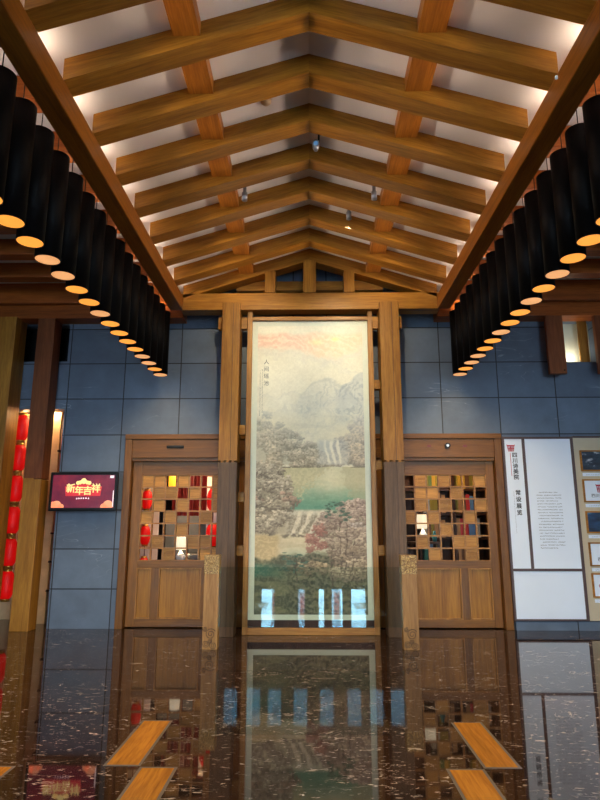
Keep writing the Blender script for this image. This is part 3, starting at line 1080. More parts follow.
def door(n, x_open0, x_open1, leaf0, leaf1, lat_x0, pat, label, wide_first):
    d = empty('door_%d' % n, ((x_open0 + x_open1) / 2, YB, 0), label, 'door', None, 'structure')
    outer = x_open0 if n == 1 else x_open1
    s = 1 if n == 1 else -1
    jx = sorted((outer, outer + s * .115))
    MB().box(jx[0], jx[1], YB - .04, YB + .26, 0, 2.96, .006).build('jamb', M['door_z'], d)
    lint = MB()
    lint.box(x_open0 + (.116 if n == 1 else 0), x_open1 - (.116 if n == 2 else 0), YB - .03, YB + .22, 2.60, 2.90, .008)
    lint.box(x_open0, x_open1, YB - .06, YB + .2, 2.90, 2.98, .006)
    lint.box(x_open0 + (.116 if n == 1 else 0), x_open1 - (.116 if n == 2 else 0), YB + .0, YB + .05, 2.55, 2.60, .004)
    lo = lint.build('lintel', M['door_x'], d)
    if n == 1:
        sn = MB().box(-2.31, -2.03, YB - .055, YB - .031, 2.755, 2.80, .01).build('sensor', M['black_plastic'], d)
        sn['label'] = 'flat black door sensor'
    else:
        sn = MB().cyl_y(2.19, 2.785, .045, YB - .07, YB - .031).build('sensor', M['black_plastic'], d)
        sn['label'] = 'round door sensor'
        MB().cyl_y(2.19, 2.785, .022, YB - .078, YB - .0695).build('lens', M['white_panel'], sn)
        for xx in (1.9, 2.47):
            MB().box(xx - .03, xx + .03, YB - .036, YB - .0305, 2.765, 2.80).build('plate', M['dark_red'], d)
    y0, y1 = YB + .08, YB + .14
    lx1 = lat_x0 + 8 * PITCH
    top, bot = 2.335, 2.335 - 7 * .191
    m = MB()
    m.box(leaf0, lat_x0, y0, y1, .015, 2.55, .006)
    m.box(lx1, leaf1, y0, y1, .015, 2.55, .006)
    m.build('stile', M['door_z'], d)
    m = MB()
    m.box(lat_x0, lx1, y0, y1, top, 2.55, .006).box(lat_x0, lx1, y0, y1, .89, bot, .006).box(lat_x0, lx1, y0, y1, .015, .13, .006)
    m.build('cross_rail', M['door_x'], d)
    # lattice bars
    m = MB()
    for i in range(0, 9):
        x = lat_x0 + i * PITCH
        m.box(x - .011, x + .011, y0 + .004, y1 - .004, bot, top)
    for j in range(0, 8):
        z = top - j * .191
        m.box(lat_x0, lx1, y0 + .006, y1 - .006, z - .011, z + .011)
    m.build('lattice', M['frame_wood_x'], d)
    # solid carved blocks let into the lattice
    for j, row in enumerate(pat):
        i = 0
        while i < 8:
            ch = row[i]
            wid = 2 if ch == '=' else 1
            if ch in '#=':
                x0, x1 = lat_x0 + i * PITCH + .012, lat_x0 + (i + wid) * PITCH - .012
                z1, z0 = top - j * .191 - .012, top - (j + 1) * .191 + .012
                dy = (.02, .032, .012, .026)[(i * 3 + j * 5) % 4]
                b = MB().box(x0, x1, y0 + dy, y1, z0, z1, .004)
                if wid == 1 and (i + j) % 2 == 0:
                    b.ring_y((x0 + x1) / 2, (z0 + z1) / 2, .035, .05, y0 + dy - .008, y0 + dy + .002)
                b.build('carved_block', M['block'], d)
            i += wid
    # two raised panels below, wide one away from the jamb
    if n == 1:
        spans = ((lat_x0 - .01, -2.485), (-2.37, -1.70), (-1.6, -1.22))
    else:
        spans = ((1.28, 1.36), (1.47, 2.33), (2.44, 2.80))
    m = MB()
    edges = [lat_x0] + [e for sp_ in spans for e in sp_] + [lx1]
    for a, b in zip(edges[0::2], edges[1::2]):
        if b - a > .01:
            m.box(a, b, y0, y1, .13, .89, .004)
    m.build('mullion', M['door_z'], d)
    for a, b in spans:
        pn = MB().box(a + .002, b - .002, y0 + .03, y1 - .005, .132, .888).build('panel', M['door_panel'], d)
        mo = MB()
        e = .022
        mo.box(a, a + e, y0 - .006, y0 + .03, .13, .89, .004).box(b - e, b, y0 - .006, y0 + .03, .13, .89, .004)
        mo.box(a + e, b - e, y0 - .006, y0 + .03, .13, .13 + e, .004).box(a + e, b - e, y0 - .006, y0 + .03, .89 - e, .89, .004)
        mo.build('moulding', M['frame_wood'], pn)  # lighter wood puts the moulding's highlights into its colour
    return d


door(1, -2.98, -.98, -2.86, -1.0, -2.71, LAT_L, 'wooden lattice door left of the painting, red lanterns glowing through it', False)
door(2, .98, 3.05, 1.0, 2.93, 2.805 - 8 * PITCH, LAT_R, 'wooden lattice door right of the painting with book shelves showing through', True)
struct(MB().box(3.053, 3.088, YB - .05, YB - .001, .125, 2.93, .004), 'trim_3', M['lower_z'], 'narrow brown wooden strip between the right door and the white signboard', 'trim')

# rooms behind the doors
for s, nm in ((-1, 'left'), (1, 'right')):
    x0, x1 = sorted((s * .95, s * 3.5))
    mats = M['grey_wall']
    w = MB()
    w.box(x0, x1, 12.0, 12.1, 0, 3.1)
    w.box(x0, x0 + .08, YB + .285, 12.0, 0, 3.1).box(x1 - .08, x1, YB + .285, 12.0, 0, 3.1)
    struct(w, 'wall_inner_%s' % nm, mats, 'dark walls of the small room behind the %s lattice door' % nm, 'wall')
    struct(MB().box(x0, x1, YB + .285, 12.1, 3.1, 3.2), 'ceiling', M['grey_wall'], 'dark ceiling of the small room behind the %s door' % nm, 'ceiling')


def downlight(x, y, z, energy, col, label, r=.06, spot=None):
    d = empty('downlight', (x, y, z), label, 'light')
    MB().lathe([(r, z), (r * 1.25, z - .004), (r * 1.25, z - .014), (r * .9, z - .014), (r * .85, z - .004)], x, y, 20).build('trim_ring', M['steel'], d)
    MB().lathe([(r * .84, z - .006), (.001, z - .006)], x, y, 20).build('lens', M['shade'], d)
    lamp('downlight_bulb', 'SPOT' if spot else 'POINT', (x, y, z - .06), energy, col, .05, None, spot=spot).parent = None
    return d


WARM = (1.0, .68, .36)
downlight(-1.6, 10.1, 3.1, 75, WARM, 'ceiling downlight of the room behind the left door')
downlight(2.1, 10.15, 3.1, 40, WARM, 'ceiling downlight of the room behind the right door')


def lantern(x, y, z, r, h, mat, label, group, first=[]):
    e = empty('red_lantern', (x, y, z), label, 'lantern', group)
    prof = [(.001, z - h * .5)]
    for i in range(17):
        a = -1 + 2 * i / 16
        rr = r * (1 - .42 * abs(a) ** 3.2)
        prof.append((rr, z + a * h * .42))
    prof.append((.001, z + h * .42))
    prof[0] = (.001, z - h * .42)
    MB().lathe(prof, x, y, 16).build('silk_body', mat, e)
    MB().lathe([(r * .55, z + h * .415), (r * .6, z + h * .5), (.001, z + h * .5)], x, y, 14).build('gilt_cap', M['gold'], e)
    MB().lathe([(.001, z - h * .5), (r * .6, z - h * .5), (r * .55, z - h * .415)], x, y, 14).build('gilt_cap', M['gold'], e)
    return e


for nm, cx_, yy, r in (('near the jamb', -2.78, 10.3, .085), ('near the column', -1.66, 10.4, .115)):
    for i, z in enumerate((1.97, 1.38, .86)):
        lantern(cx_, yy, z, r, .36 if r < .1 else .42, M['lantern'], '%s red lantern of the string %s, seen through the left door lattice' % (('topmost', 'middle', 'lowest')[i], nm), 'lanterns behind the left door')
    e = empty('glow_sheet', (cx_, yy + .25, .3), 'added white sheet standing for the glow around the red lanterns %s' % nm, 'scroll', 'added glow sheets behind the left door')
    MB().box(cx_ - .16, cx_ + .16, yy + .25, yy + .256, .42, 2.4).build('paper', M['paper'], e)  # white sheet added to imitate the glow around the lanterns
    MB().tube([(cx_ - .19, yy + .25, 2.41), (cx_ + .19, yy + .25, 2.41)], .014, 8).build('roller', M['dark_red'], e)
    MB().tube([(cx_ - .19, yy + .25, .41), (cx_ + .19, yy + .25, .41)], .014, 8).build('roller', M['dark_red'], e)
    tag(MB().tube([(cx_, yy, .3), (cx_, yy, 3.1)], .006, 6).build('lantern_cord', M['dark_red']), 'dark red cord carrying the lanterns %s' % nm, 'cord', 'lantern cords')
tag(MB().lathe([(.001, 2.19), (.06, 2.19), (.06, 2.42), (.001, 2.42)], -2.375, 10.35, 18).build('amber_lamp', M['amber']), 'amber paper cylinder lamp in the top row of the left lattice', 'lamp')
tag(MB().tube([(-2.375, 10.35, 2.42), (-2.375, 10.35, 3.1)], .005, 6).build('lamp_cord', M['black']), 'black cord of the amber cylinder lamp behind the left door', 'cord')
e = empty('cabinet', (-2.2, 10.55, 0), 'dark wooden cabinet under the white lamp behind the left door', 'cabinet')
MB().box(-2.55, -1.82, 10.3, 10.8, .9, .95, .01).build('cabinet_top', M['dark_wood'], e)
MB().box(-2.52, -1.85, 10.32, 10.78, .06, .9, .006).build('body', M['dark_wood'], e)
for k in range(2):
    dr = MB().box(-2.5 + k * .32, -2.2 + k * .32, 10.305, 10.32, .1, .86, .004).build('cabinet_door', M['brown_z'], e)
    MB().cyl_y(-2.23 + k * .08, .5, .014, 10.285, 10.306, 10).build('knob', M['gold'], dr)
MB().box(-2.5, -1.87, 10.36, 10.74, 0, .06).build('plinth', M['black'], e)


def table_lamp(x, y, z, label, r=.10, hs=.2, hb=.2, base=None):
    e = empty('table_lamp', (x, y, z), label, 'lamp')
    MB().lathe([(.001, z), (.055, z), (.06, z + .02), (.085, z + hb * .45), (.03, z + hb * .85), (.014, z + hb), (.014, z + hb + .05)], x, y, 18).build('base', base or M['white_panel'], e)
    MB().lathe([(r * .85, z + hb + hs), (r, z + hb + .01), (r * .98, z + hb + .01), (r * .83, z + hb + hs - .002)], x, y, 20).build('lamp_shade', M['shade'], e)
    lamp('table_lamp_bulb', 'POINT', (x, y, z + hb + hs * .5), 6, (1, .8, .52), .04)
    return e


table_lamp(-2.2, 10.45, .95, 'table lamp with cream shade on the cabinet behind the left door', .09, .22, .18)
e = empty('folding_screen', (-1.95, 11.2, 0), 'grey fabric screen standing behind the lamp in the left room', 'screen')
for k in range(3):
    x0 = -2.65 + k * .42
    MB().box(x0, x0 + .4, 11.2 + .04 * (k % 2), 11.23 + .04 * (k % 2), .02, 1.72, .004).build('panel', M['grey_fabric'], e)
tag(MB().lathe([(.001, .95), (.07, .95), (.10, .99), (.13, 1.06), (.12, 1.07), (.001, 1.0)], -1.97, 10.5, 20).build('bowl', M['grey_fabric']), 'grey bowl on the cabinet beside the lamp behind the left door', 'bowl')

cu = MB()
n_ = 48
front = [(-2.62 + 1.2 * i / n_, 11.5 + .025 * math.sin(i * 1.3)) for i in range(n_ + 1)]
cu.prism(front + [(x, y + .012) for x, y in reversed(front)], 'z', 1.3, 2.7)
e = empty('curtain', (-2.0, 11.5, 1.3), 'short dark red curtain hanging at the back of the room behind the left door', 'curtain')
cu.build('drape', M['dark_red'], e)
MB().tube([(-2.7, 11.5, 2.72), (-1.3, 11.5, 2.72)], .016, 8).build('curtain_rod', M['gold'], e)
MB().box(-2.72, -2.69, 11.49, 11.995, 2.70, 2.74).box(-1.31, -1.28, 11.49, 11.995, 2.70, 2.74).build('bracket', M['gold'], e)

# book shelves behind the right door
e = empty('bookcase', (2.2, 10.75, 0), 'dark wooden bookcase behind the right lattice door', 'bookcase')
MB().box(1.30, 3.12, 11.06, 11.1, 0, 2.62).build('back_board', M['dark_wood'], e)
for x in (1.30, 1.90, 2.51, 3.08):
    MB().box(x, x + .04, 10.75, 11.06, 0, 2.62, .004).build('upright', M['dark_wood'], e)
SH = [.08, .50, .90, 1.30, 1.72, 2.14, 2.58]
for z in SH:
    for x in (1.34, 1.94, 2.55):
        wdt = .56 if x < 1.5 else (.57 if x < 2.2 else .53)
        MB().box(x, x + wdt, 10.76, 11.06, z, z + .035).build('shelf', M['dark_wood'], e)
BOOKC = {'olive': srgb(120, 112, 40), 'ochre': srgb(168, 134, 42), 'teal': srgb(52, 118, 126), 'red': srgb(176, 52, 62), 'blue': srgb(92, 134, 190), 'tan': srgb(150, 112, 74), 'grey': srgb(158, 158, 158), 'brown': srgb(92, 62, 40), 'green': srgb(70, 96, 52)}
BM = {k: plain(k + '_book_cloth', v, .6) for k, v in BOOKC.items()}
BM['pages'] = plain('book_pages', srgb(228, 218, 196), .8)
book_rows = [
    (1, 1.34, ['tan', 'teal', 'teal', 'brown', 'teal']), (1, 1.98, ['olive', 'brown', 'tan', 'tan']), (1, 2.57, ['olive', 'tan', 'grey']),
    (2, 1.98, ['teal', 'blue', 'brown', 'olive']), (2, 2.57, ['tan', 'brown', 'tan', 'olive']),
    (3, 1.98, ['grey', 'brown', 'olive', 'tan', 'brown', 'tan']), (3, 2.56, ['tan', 'red', 'red', 'blue', 'blue', 'grey']),
    (4, 1.36, ['tan', 'grey', 'brown']), (4, 1.98, ['grey', 'grey', 'olive', 'olive', 'brown', 'tan']), (4, 2.56, ['olive', 'tan', 'brown', 'red', 'blue']),
    (5, 1.36, ['grey', 'brown', 'grey']), (5, 1.98, ['grey', 'olive', 'green', 'ochre', 'olive']), (5, 2.56, ['olive', 'ochre', 'ochre', 'brown', 'olive'])]
rb = random.Random(11)
SHN = {1: 'second lowest shelf', 2: 'third lowest shelf', 3: 'middle shelf', 4: 'second highest shelf', 5: 'top shelf'}
for si, x, cols in book_rows:
    sec = 'left' if x < 1.9 else ('middle' if x < 2.5 else 'right')
    for i, cn in enumerate(cols):
        th = rb.uniform(.052, .078)
        h = rb.uniform(.27, .345)
        dp = rb.uniform(.19, .22)
        z0 = SH[si] + .035
        yb = 10.79 + rb.uniform(0, .02)
        b = empty('book', (x + th / 2, yb, z0), '%s book, %s on the %s, %s bay of the bookcase' % (cn, ORD[i], SHN[si], sec), 'book', 'books in the bookcase')
        MB().box(x, x + th, yb, yb + .006, z0, z0 + h, .002).box(x, x + .005, yb + .006, yb + dp, z0, z0 + h).box(x + th - .005, x + th, yb + .006, yb + dp, z0, z0 + h).build('cover', BM[cn], b)
        MB().box(x + .005, x + th - .005, yb + .006, yb + dp - .006, z0 + .004, z0 + h - .006).build('pages', BM['pages'], b)
        x += th + .002
e = empty('side_table', (1.86, 10.2, 0), 'small dark table carrying the lamp behind the right door', 'table')
MB().box(1.6, 2.12, 10.05, 10.45, 1.24, 1.28, .008).build('table_top', M['dark_wood'], e)
for x in (1.62, 2.06):
    for y in (10.07, 10.39):
        MB().box(x, x + .04, y, y + .04, 0, 1.24, .004).build('leg', M['dark_wood'], e)
table_lamp(1.87, 10.25, 1.28, 'table lamp with bright cream shade seen through the right door lattice', .105, .24, .2)
tag(MB().lathe([(.001, 1.28), (.03, 1.28), (.045, 1.36), (.02, 1.42), (.026, 1.45), (.001, 1.45)], 2.05, 10.2, 16).build('vase', BM['teal']), 'small teal vase on the dark table behind the right door', 'vase')

# ---------------------------------------------------------------- left bay: columns, lantern niche, transom
r = empty('bay_column', (-4.3, 9.3, 0), 'reddish wooden column in front of the lantern niche, beside the television pier', 'column', 'columns of the left bay')
MB().box(-4.46, -4.18, 9.3, 9.58, 2.25, 4.87, .008).build('upper_post', M['brown_z'], r)
MB().box(-4.46, -4.18, 9.3, 9.58, 0, 2.24, .008).build('lower_post', M['wood_z'], r)
MB().box(-4.46, -4.30, 9.30, 9.31, 2.20, 2.30).build('joint', M['wood_z'], r)
r = empty('bay_column', (-5.0, 9.3, 0), 'golden wooden column at the far left edge of the lobby', 'column', 'columns of the left bay')
MB().box(-5.06, -4.77, 9.2, 9.58, 0, 4.87, .008).build('post', M['wood_z'], r)
nich = MB()
nich.box(-5.4, -3.94, 10.7, 10.8, 0, 3.5)
nich.box(-5.43, -5.35, YB + .285, 10.7, 0, 3.5)
struct(nich, 'wall_niche', M['dark_red'], 'dark red back of the lantern niche at the left', 'wall')
struct(MB().box(-4.02, -3.94, YB + .285, 10.7, 0, 3.5), 'wall_niche_side', M['grey_wall'], 'dark side wall of the lantern niche', 'wall')
struct(MB().box(-5.4, -3.9, YB + .285, 10.8, 3.5, 3.6), 'ceiling', M['grey_wall'], 'dark ceiling of the lantern niche', 'ceiling')
tag(MB().box(-4.54, -4.26, 10.05, 10.12, 0, 3.5, .006).build('cream_screen', M['cream_wall']), 'warm lit cream panel standing inside the lantern niche', 'panel')
tag(MB().box(-5.3, -4.7, 10.5, 10.58, 0, 3.5, .006).build('cream_screen', M['cream_wall']), 'cream panel behind the lantern string at the left edge', 'panel')
for i in range(6):
    z = 3.14 - i * .505
    lantern(-4.83, 9.85, z, .115, .50, M['lantern'], '%s red lantern of the lit string between the left columns' % (['topmost'] + ORD[1:5] + ['lowest'])[i], 'lanterns in the niche')
tag(MB().tube([(-4.83, 9.85, .36), (-4.83, 9.85, 3.5)], .006, 6).build('lantern_cord', M['dark_red']), 'dark red cord of the lit lantern string in the niche', 'cord', 'lantern cords')
downlight(-4.83, 9.72 + .2, 3.5, 26, (1, .62, .3), 'round downlight in the niche ceiling over the red lanterns')
downlight(-4.36, 9.96, 3.5, 8, (1, .66, .34), 'round downlight in the niche ceiling over the cream panel')
for i in range(4):
    z = 2.9 - i * .62
    lantern(-5.21, 10.2, z, .115, .6, M['lantern_shaded'], '%s red lantern coloured as in shade, of the dim string at the left edge' % (['topmost', 'second', 'third', 'lowest'])[i], 'unlit lanterns in the niche')
tag(MB().tube([(-5.21, 10.2, .7), (-5.21, 10.2, 3.5)], .006, 6).build('lantern_cord', M['dark_red']), 'dark red cord of the dim lantern string in the niche', 'cord', 'lantern cords')
# niche shelves with things on them
e = empty('niche_shelf', (-4.13, 10.3, 0), 'dark open shelf unit inside the niche beside the television pier', 'shelf')
for z in (.5, .95, 1.4, 1.85, 2.3, 2.75):
    MB().box(-4.24, -4.03, 9.95, 10.6, z, z + .03).build('shelf', M['dark_wood'], e)
MB().box(-4.24, -4.03, 10.6, 10.65, 0, 3.3).build('back_board', M['dark_red'], e)
for i, z in enumerate((.53, .98, 1.43, 1.88, 2.33)):
    tag(MB().box(-4.20, -4.06, 10.02, 10.25, z, z + .22 + .04 * (i % 3), .006).build('gift_box', M['dark_red'] if i % 2 else M['cream_wall']), '%s gift box on the %s niche shelf from the bottom' % ('dark red' if i % 2 else 'cream', ORD[i]), 'box', 'gift boxes in the niche')
# dark transom behind the columns
struct(MB().box(-4.96, -4.05, YB + .2, YB + .24, 4.22, 4.86), 'window_20', M['black_plastic'], 'dark transom opening above the lantern niche', 'window')

# television on the pier
TVY = 9.36
tv = empty('television', (-3.53, TVY, 1.76), 'black framed television showing a maroon festive greeting on the stone pier', 'television')
MB().box(-4.06, -3.00, TVY, TVY + .06, 1.755, 2.355, .012).build('casing', M['black_plastic'], tv)
MB().box(-3.75, -3.31, TVY + .06, YB - .001, 1.9, 2.2).build('wall_bracket', M['black'], tv)


def screen_mat():
    t = NT('maroon_screen_image')
    o = t.coords((2.2, 2.2, 2.2), rand=False)
    n = t.noise(o, 1.3, 4, .6)
    c = t.ramp(n, [(.3, srgb(104, 30, 58)), (.55, srgb(140, 38, 62)), (.75, srgb(196, 52, 58))])
    t.l(c, t.b.inputs['Emission Color'])
    t.b.inputs['Emission Strength'].default_value = .5
    t.b.inputs['Base Color'].default_value = srgb(20, 8, 10)
    t.b.inputs['Roughness'].default_value = .12
    return t.m


sc_ = MB().box(-4.015, -3.045, TVY - .002, TVY + .001, 1.805, 2.31).build('screen', screen_mat(), tv)
M['tv_gold'] = glow('screen_gold', srgb(236, 206, 132), .55)
M['tv_white'] = glow('screen_white', srgb(236, 220, 226), .5)
M['tv_peach'] = glow('screen_peach', srgb(232, 150, 110), .45)
M['tv_red'] = glow('screen_red', srgb(186, 34, 46), .5)
sh = MB()
sh.add([(-3.82, TVY - .003, 2.13), (-3.80, TVY - .003, 1.985), (-3.26, TVY - .003, 1.985), (-3.24, TVY - .003, 2.13), (-3.53, TVY - .003, 2.17)], [(0, 1, 2, 3, 4)])
flat(sh, 'scroll_shape', M['tv_red'], sc_)
for xx, ch, dz in ((-3.73, '新', .0), (-3.595, '年', -.035), (-3.465, '吉', -.035), (-3.335, '祥', .0)):
    text_mesh('greeting_letter', ch, .145, M['tv_gold'], sc_, xx, TVY - .0045, 2.165 + dz, heavy=.006)
m = MB()
m.cyl_y(-3.53, 2.215, .045, TVY - .0045, TVY - .0035)
for a in (-.09, -.055, .055, .09):
    m.cyl_y(-3.53 + a, 2.205 - abs(a) * .2, .03, TVY - .0042, TVY - .0034)
m.build('flower_emblem', M['tv_gold'], sc_)
m = MB()
for a, zz, q in ((-3.93, 1.838, .075), (-3.99, 1.85, .05), (-3.86, 1.82, .045), (-3.13, 1.84, .08), (-3.2, 1.82, .05)):
    n_ = 18
    pts = []
    for k in range(n_):
        w_ = 2 * math.pi * k / n_
        pts.append((min(max(a + q * math.cos(w_), -4.013), -3.047), TVY - .0036, max(zz + q * math.sin(w_), 1.807)))
    m.add(pts, [tuple(range(n_))])
flat(m, 'peach_flower', M['tv_peach'], sc_)
m = MB()
for i in range(6):
    scribble(m, -3.64 + i * .037, 1.935, .032, TVY - .0045, rg, 5)
flat(m, 'small_caption', M['tv_white'], sc_)
m = MB()
m.quad(-3.12, -3.06, TVY - .0044, 2.262, 2.30)
m.quad(-3.062, -3.05, TVY - .0044, 1.82, 2.07)
flat(m, 'corner_mark', M['tv_white'], sc_)

# ---------------------------------------------------------------- right side: exhibition signboard and display board
SY = 9.52
sg = empty('exhibition_signboard', (3.6, SY, .13), 'white exhibition signboard in dark brown frame right of the right door', 'signboard')
m = MB()
for x in (3.046, 3.354, 4.12):
    m.box(x, x + .04, SY, YB - .001, .14, 2.915)
f_ = MB()
f_.box(3.05, 3.085, SY, YB - .002, .14, 2.92, .003).box(4.125, 4.17, SY, YB - .002, .14, 2.92, .003)
f_.box(3.085, 4.125, SY, YB - .002, 2.885, 2.92, .003).box(3.085, 4.125, SY, YB - .002, .855, .895, .003).box(3.085, 4.125, SY, YB - .002, .14, .165, .003)
f_.box(3.36, 3.405, SY, YB - .002, .895, 2.885, .003)
f_.build('frame', M['sign_frame'], sg)
MB().box(3.085, 3.36, SY + .012, YB - .003, .895, 2.885).build('title_panel', M['white_panel'], sg)
MB().box(3.405, 4.125, SY + .012, YB - .003, .895, 2.885).build('text_panel', M['white_panel'], sg)
MB().box(3.085, 4.125, SY + .012, YB - .003, .165, .855).build('blank_panel', M['white_panel'], sg)


def crimson_logo(cx_, z1, w_, y, parent):
    """a crimson gate-like mark: a flared crossbar over three pairs of tapering legs"""
    q = MB()
    h = w_ * .85
    q.add([(cx_ - w_ / 2, y, z1), (cx_ - w_ * .44, y, z1 - h * .28), (cx_ + w_ * .44, y, z1 - h * .28), (cx_ + w_ / 2, y, z1), (cx_ + w_ * .4, y, z1 - h * .1), (cx_ - w_ * .4, y, z1 - h * .1)], [(0, 1, 2, 3, 4, 5)])
    for i, a in enumerate((-.36, -.2, -.05, .05, .2, .36)):
        q.add([(cx_ + w_ * (a - .05), y, z1 - h * .3), (cx_ + w_ * (a * .8 - .04), y, z1 - h), (cx_ + w_ * (a * .8 + .04), y, z1 - h), (cx_ + w_ * (a + .05), y, z1 - h * .3)], [(0, 1, 2, 3)])
    q.add([(cx_ - w_ * .4, y, z1 - h * .55), (cx_ - w_ * .39, y, z1 - h * .64), (cx_ + w_ * .39, y, z1 - h * .64), (cx_ + w_ * .4, y, z1 - h * .55)], [(0, 1, 2, 3)])
    return flat(q, 'logo', M['red_ink'], parent)


ty = SY + .0105
crimson_logo(3.185, 2.80, .135, ty, sg)
text_mesh('institution_name', '四\n川\n诗\n美\n院', .085, M['ink'], sg, 3.235, ty, 2.665, spacing=1.02, heavy=.004)
m = MB()
m.quad(3.166, 3.174, ty, 2.30, 2.66)
flat(m, 'red_line', M['red_ink'], sg)
text_mesh('exhibition_title', '常\n设\n展\n览', .085, M['ink'], sg, 3.245, ty, 2.075, spacing=1.2, heavy=.0045)
m = MB()
for i in range(26):
    scribble(m, 3.172, 2.04 - i * .025, .02, ty, rg, 3)
flat(m, 'small_subtitle', M['ink_soft'], sg)
m = MB()
for row in range(20):
    z = 2.035 - row * .0445
    a0 = 2 if row in (0, 10, 17) else 0
    a1 = 20 - (3 if row in (0, 3) else 0) - (5 if row in (16, 19) else 0)
    for i in range(a0, a1):
        if (row * 7 + i * 3) % 17 == 5:
            continue
        scribble(m, 3.53 + i * .0192, z, .019, ty, rg, 5)
flat(m, 'body_text', M['ink'], sg)

db = empty('display_board', (4.75, SY, .13), 'beige display board with five framed prints at the right edge', 'board')
MB().box(4.172, 5.4, SY + .012, YB - .003, .14, 2.90).build('panel', M['beige'], db)
MB().box(4.172, 5.4, SY, YB - .003, 2.90, 2.93).build('top_trim', M['sign_frame'], db)


def print_mat(kind):
    t = NT(kind + '_print')
    o = t.coords((1, 1, 1), rand=False)
    if kind == 'night':
        n = t.noise(t.coords((5, 5, 12), rand=False), 1, 5, .65)
        c = t.ramp(n, [(.35, srgb(22, 30, 42)), (.55, srgb(44, 58, 76)), (.66, srgb(196, 198, 204))])
    else:
        n = t.noise(t.coords((3, 3, 7), rand=False), 1, 5, .6)
        c = t.ramp(n, [(.35, srgb(14, 26, 48)), (.6, srgb(30, 66, 104)), (.74, srgb(110, 160, 190))])
    t.l(c, t.b.inputs['Base Color'])
    t.b.inputs['Roughness'].default_value = .35
    return t.m


PF = [(2.70, 2.37, 'night', 'framed print of a dark night scene, topmost on the beige board'),
      (2.245, 1.89, 'logo', 'framed white card with crimson logo, second from top on the beige board'),
      (1.755, 1.42, 'blue', 'framed print of a dark blue scene, middle of the beige board'),
      (1.285, .93, 'logo', 'framed white card with crimson logo, fourth on the beige board'),
      (.83, .475, 'word', 'framed white card with crimson writing, lowest on the beige board')]
for (z1, z0, kind, lab), wh in zip(PF, ('topmost', 'second from top', 'middle', 'fourth from top', 'lowest')):
    x0, x1 = 4.255, 4.80
    e = empty('framed_print', ((x0 + x1) / 2, SY - .02, z0), lab, 'print', 'framed prints on the beige board')
    f_ = MB()
    t_ = .022
    yy0, yy1 = SY - .018, SY + .0115
    f_.box(x0, x0 + t_, yy0, yy1, z0, z1).box(x1 - t_, x1, yy0, yy1, z0, z1).box(x0 + t_, x1 - t_, yy0, yy1, z0, z0 + t_).box(x0 + t_, x1 - t_, yy0, yy1, z1 - t_, z1)
    f_.build('frame', M['wood_x'], e)
    mt = M['white_panel'] if kind in ('logo', 'word') else print_mat(kind)
    sheet = MB().box(x0 + t_, x1 - t_, SY - .004, SY + .0115, z0 + t_, z1 - t_).build('sheet', mt, e)
    if kind == 'logo':
        crimson_logo((x0 + x1) / 2, z1 - .07, .16, SY - .0055, sheet)
        text_mesh('institution_name', '四川诗美院', .062, M['ink'], sheet, (x0 + x1) / 2, SY - .0055, z0 + .13, bold=.001)
    if kind == 'word':
        m = MB()
        for i in range(5):
            scribble(m, x0 + .09 + i * .075, (z0 + z1) / 2 - .05, .07, SY - .0055, rg, 6)
        flat(m, 'crimson_writing', M['red_ink'], sheet)
    cp = tag(MB().box(x0 + .02, x1 - .02, SY + .004, SY + .0118, z0 - .075, z0 - .025).build('caption_strip', M['white_panel']), 'pale caption strip under the %s framed print on the beige board' % wh, 'caption', 'caption strips on the beige board')
    m = MB()
    for i in range(16):
        scribble(m, x0 + .07 + i * .026, z0 - .062, .022, SY + .0032, rg, 3)
    flat(m, 'caption_text', M['ink_soft'], cp)

# hanging wooden boards and lit niche high on the right wall
for x0, lab in ((3.82, 'dark brown hanging board left of the lit niche high on the right wall'), (4.60, 'dark brown hanging board at the right edge beside the lit niche')):
    e = empty('hanging_board', (x0 + .14, 9.3, 3.9), lab, 'board', 'hanging boards on the right')
    MB().box(x0, x0 + .27, 9.3, 9.38, 3.9, 4.87, .006).build('board', M['brown_z'], e)
    MB().cyl_y(x0 + .23, 3.955, .012, 9.296, 9.301, 10).build('peg', M['black'], e)
struct(MB().box(4.22, 4.72, YB + .2, YB + .25, 4.17, 4.9), 'wall_niche_back', M['niche_glow'], 'pale lit back of the small niche high on the right', 'wall')
struct(MB().box(4.47, 4.62, YB + .02, YB + .05, 4.17, 4.9, .004), 'trim_4', M['wood_z'], 'golden wooden strip inside the lit niche high on the right', 'trim')
e = empty('niche_lamp', (4.40, YB + .09, 4.17), 'tiny lamp lying at the bottom of the lit niche high on the right', 'light')
MB().box(4.25, 4.44, YB + .06, YB + .10, 4.17, 4.19, .004).build('housing', M['steel'], e)
MB().box(4.255, 4.435, YB + .065, YB + .095, 4.19, 4.194).build('lens', M['shade'], e)
lamp('niche_bulb', 'AREA', (4.345, YB + .08, 4.20), 1.3, (1, .97, .82), .18, (math.radians(180), 0, 0), .03)

# ---------------------------------------------------------------- hanging tube lamps
ZT0, ZT1, TR = 3.86, 4.90, .112
TUBE_W = 32


def make_tube(x, y, warm):
    t = empty('tube_lamp', (x, y, ZT0), '', 'lamp')
    MB().lathe([(TR - .006, ZT0 + .02), (TR - .006, ZT0), (TR, ZT0), (TR, ZT1), (TR - .01, ZT1 + .004), (.001, ZT1 + .004)], x, y, 28).build('tube', M['black'], t)
    MB().lathe([(TR - .006, ZT0 + .003), (.001, ZT0 + .003)], x, y, 24).build('diffuser', M['tube_glow'] if warm else M['tube_glow_pale'], t)
    MB().tube([(x, y, ZT1), (x, y, 5.45)], .004, 6).build('hanging_wire', M['black'], t)
    return t


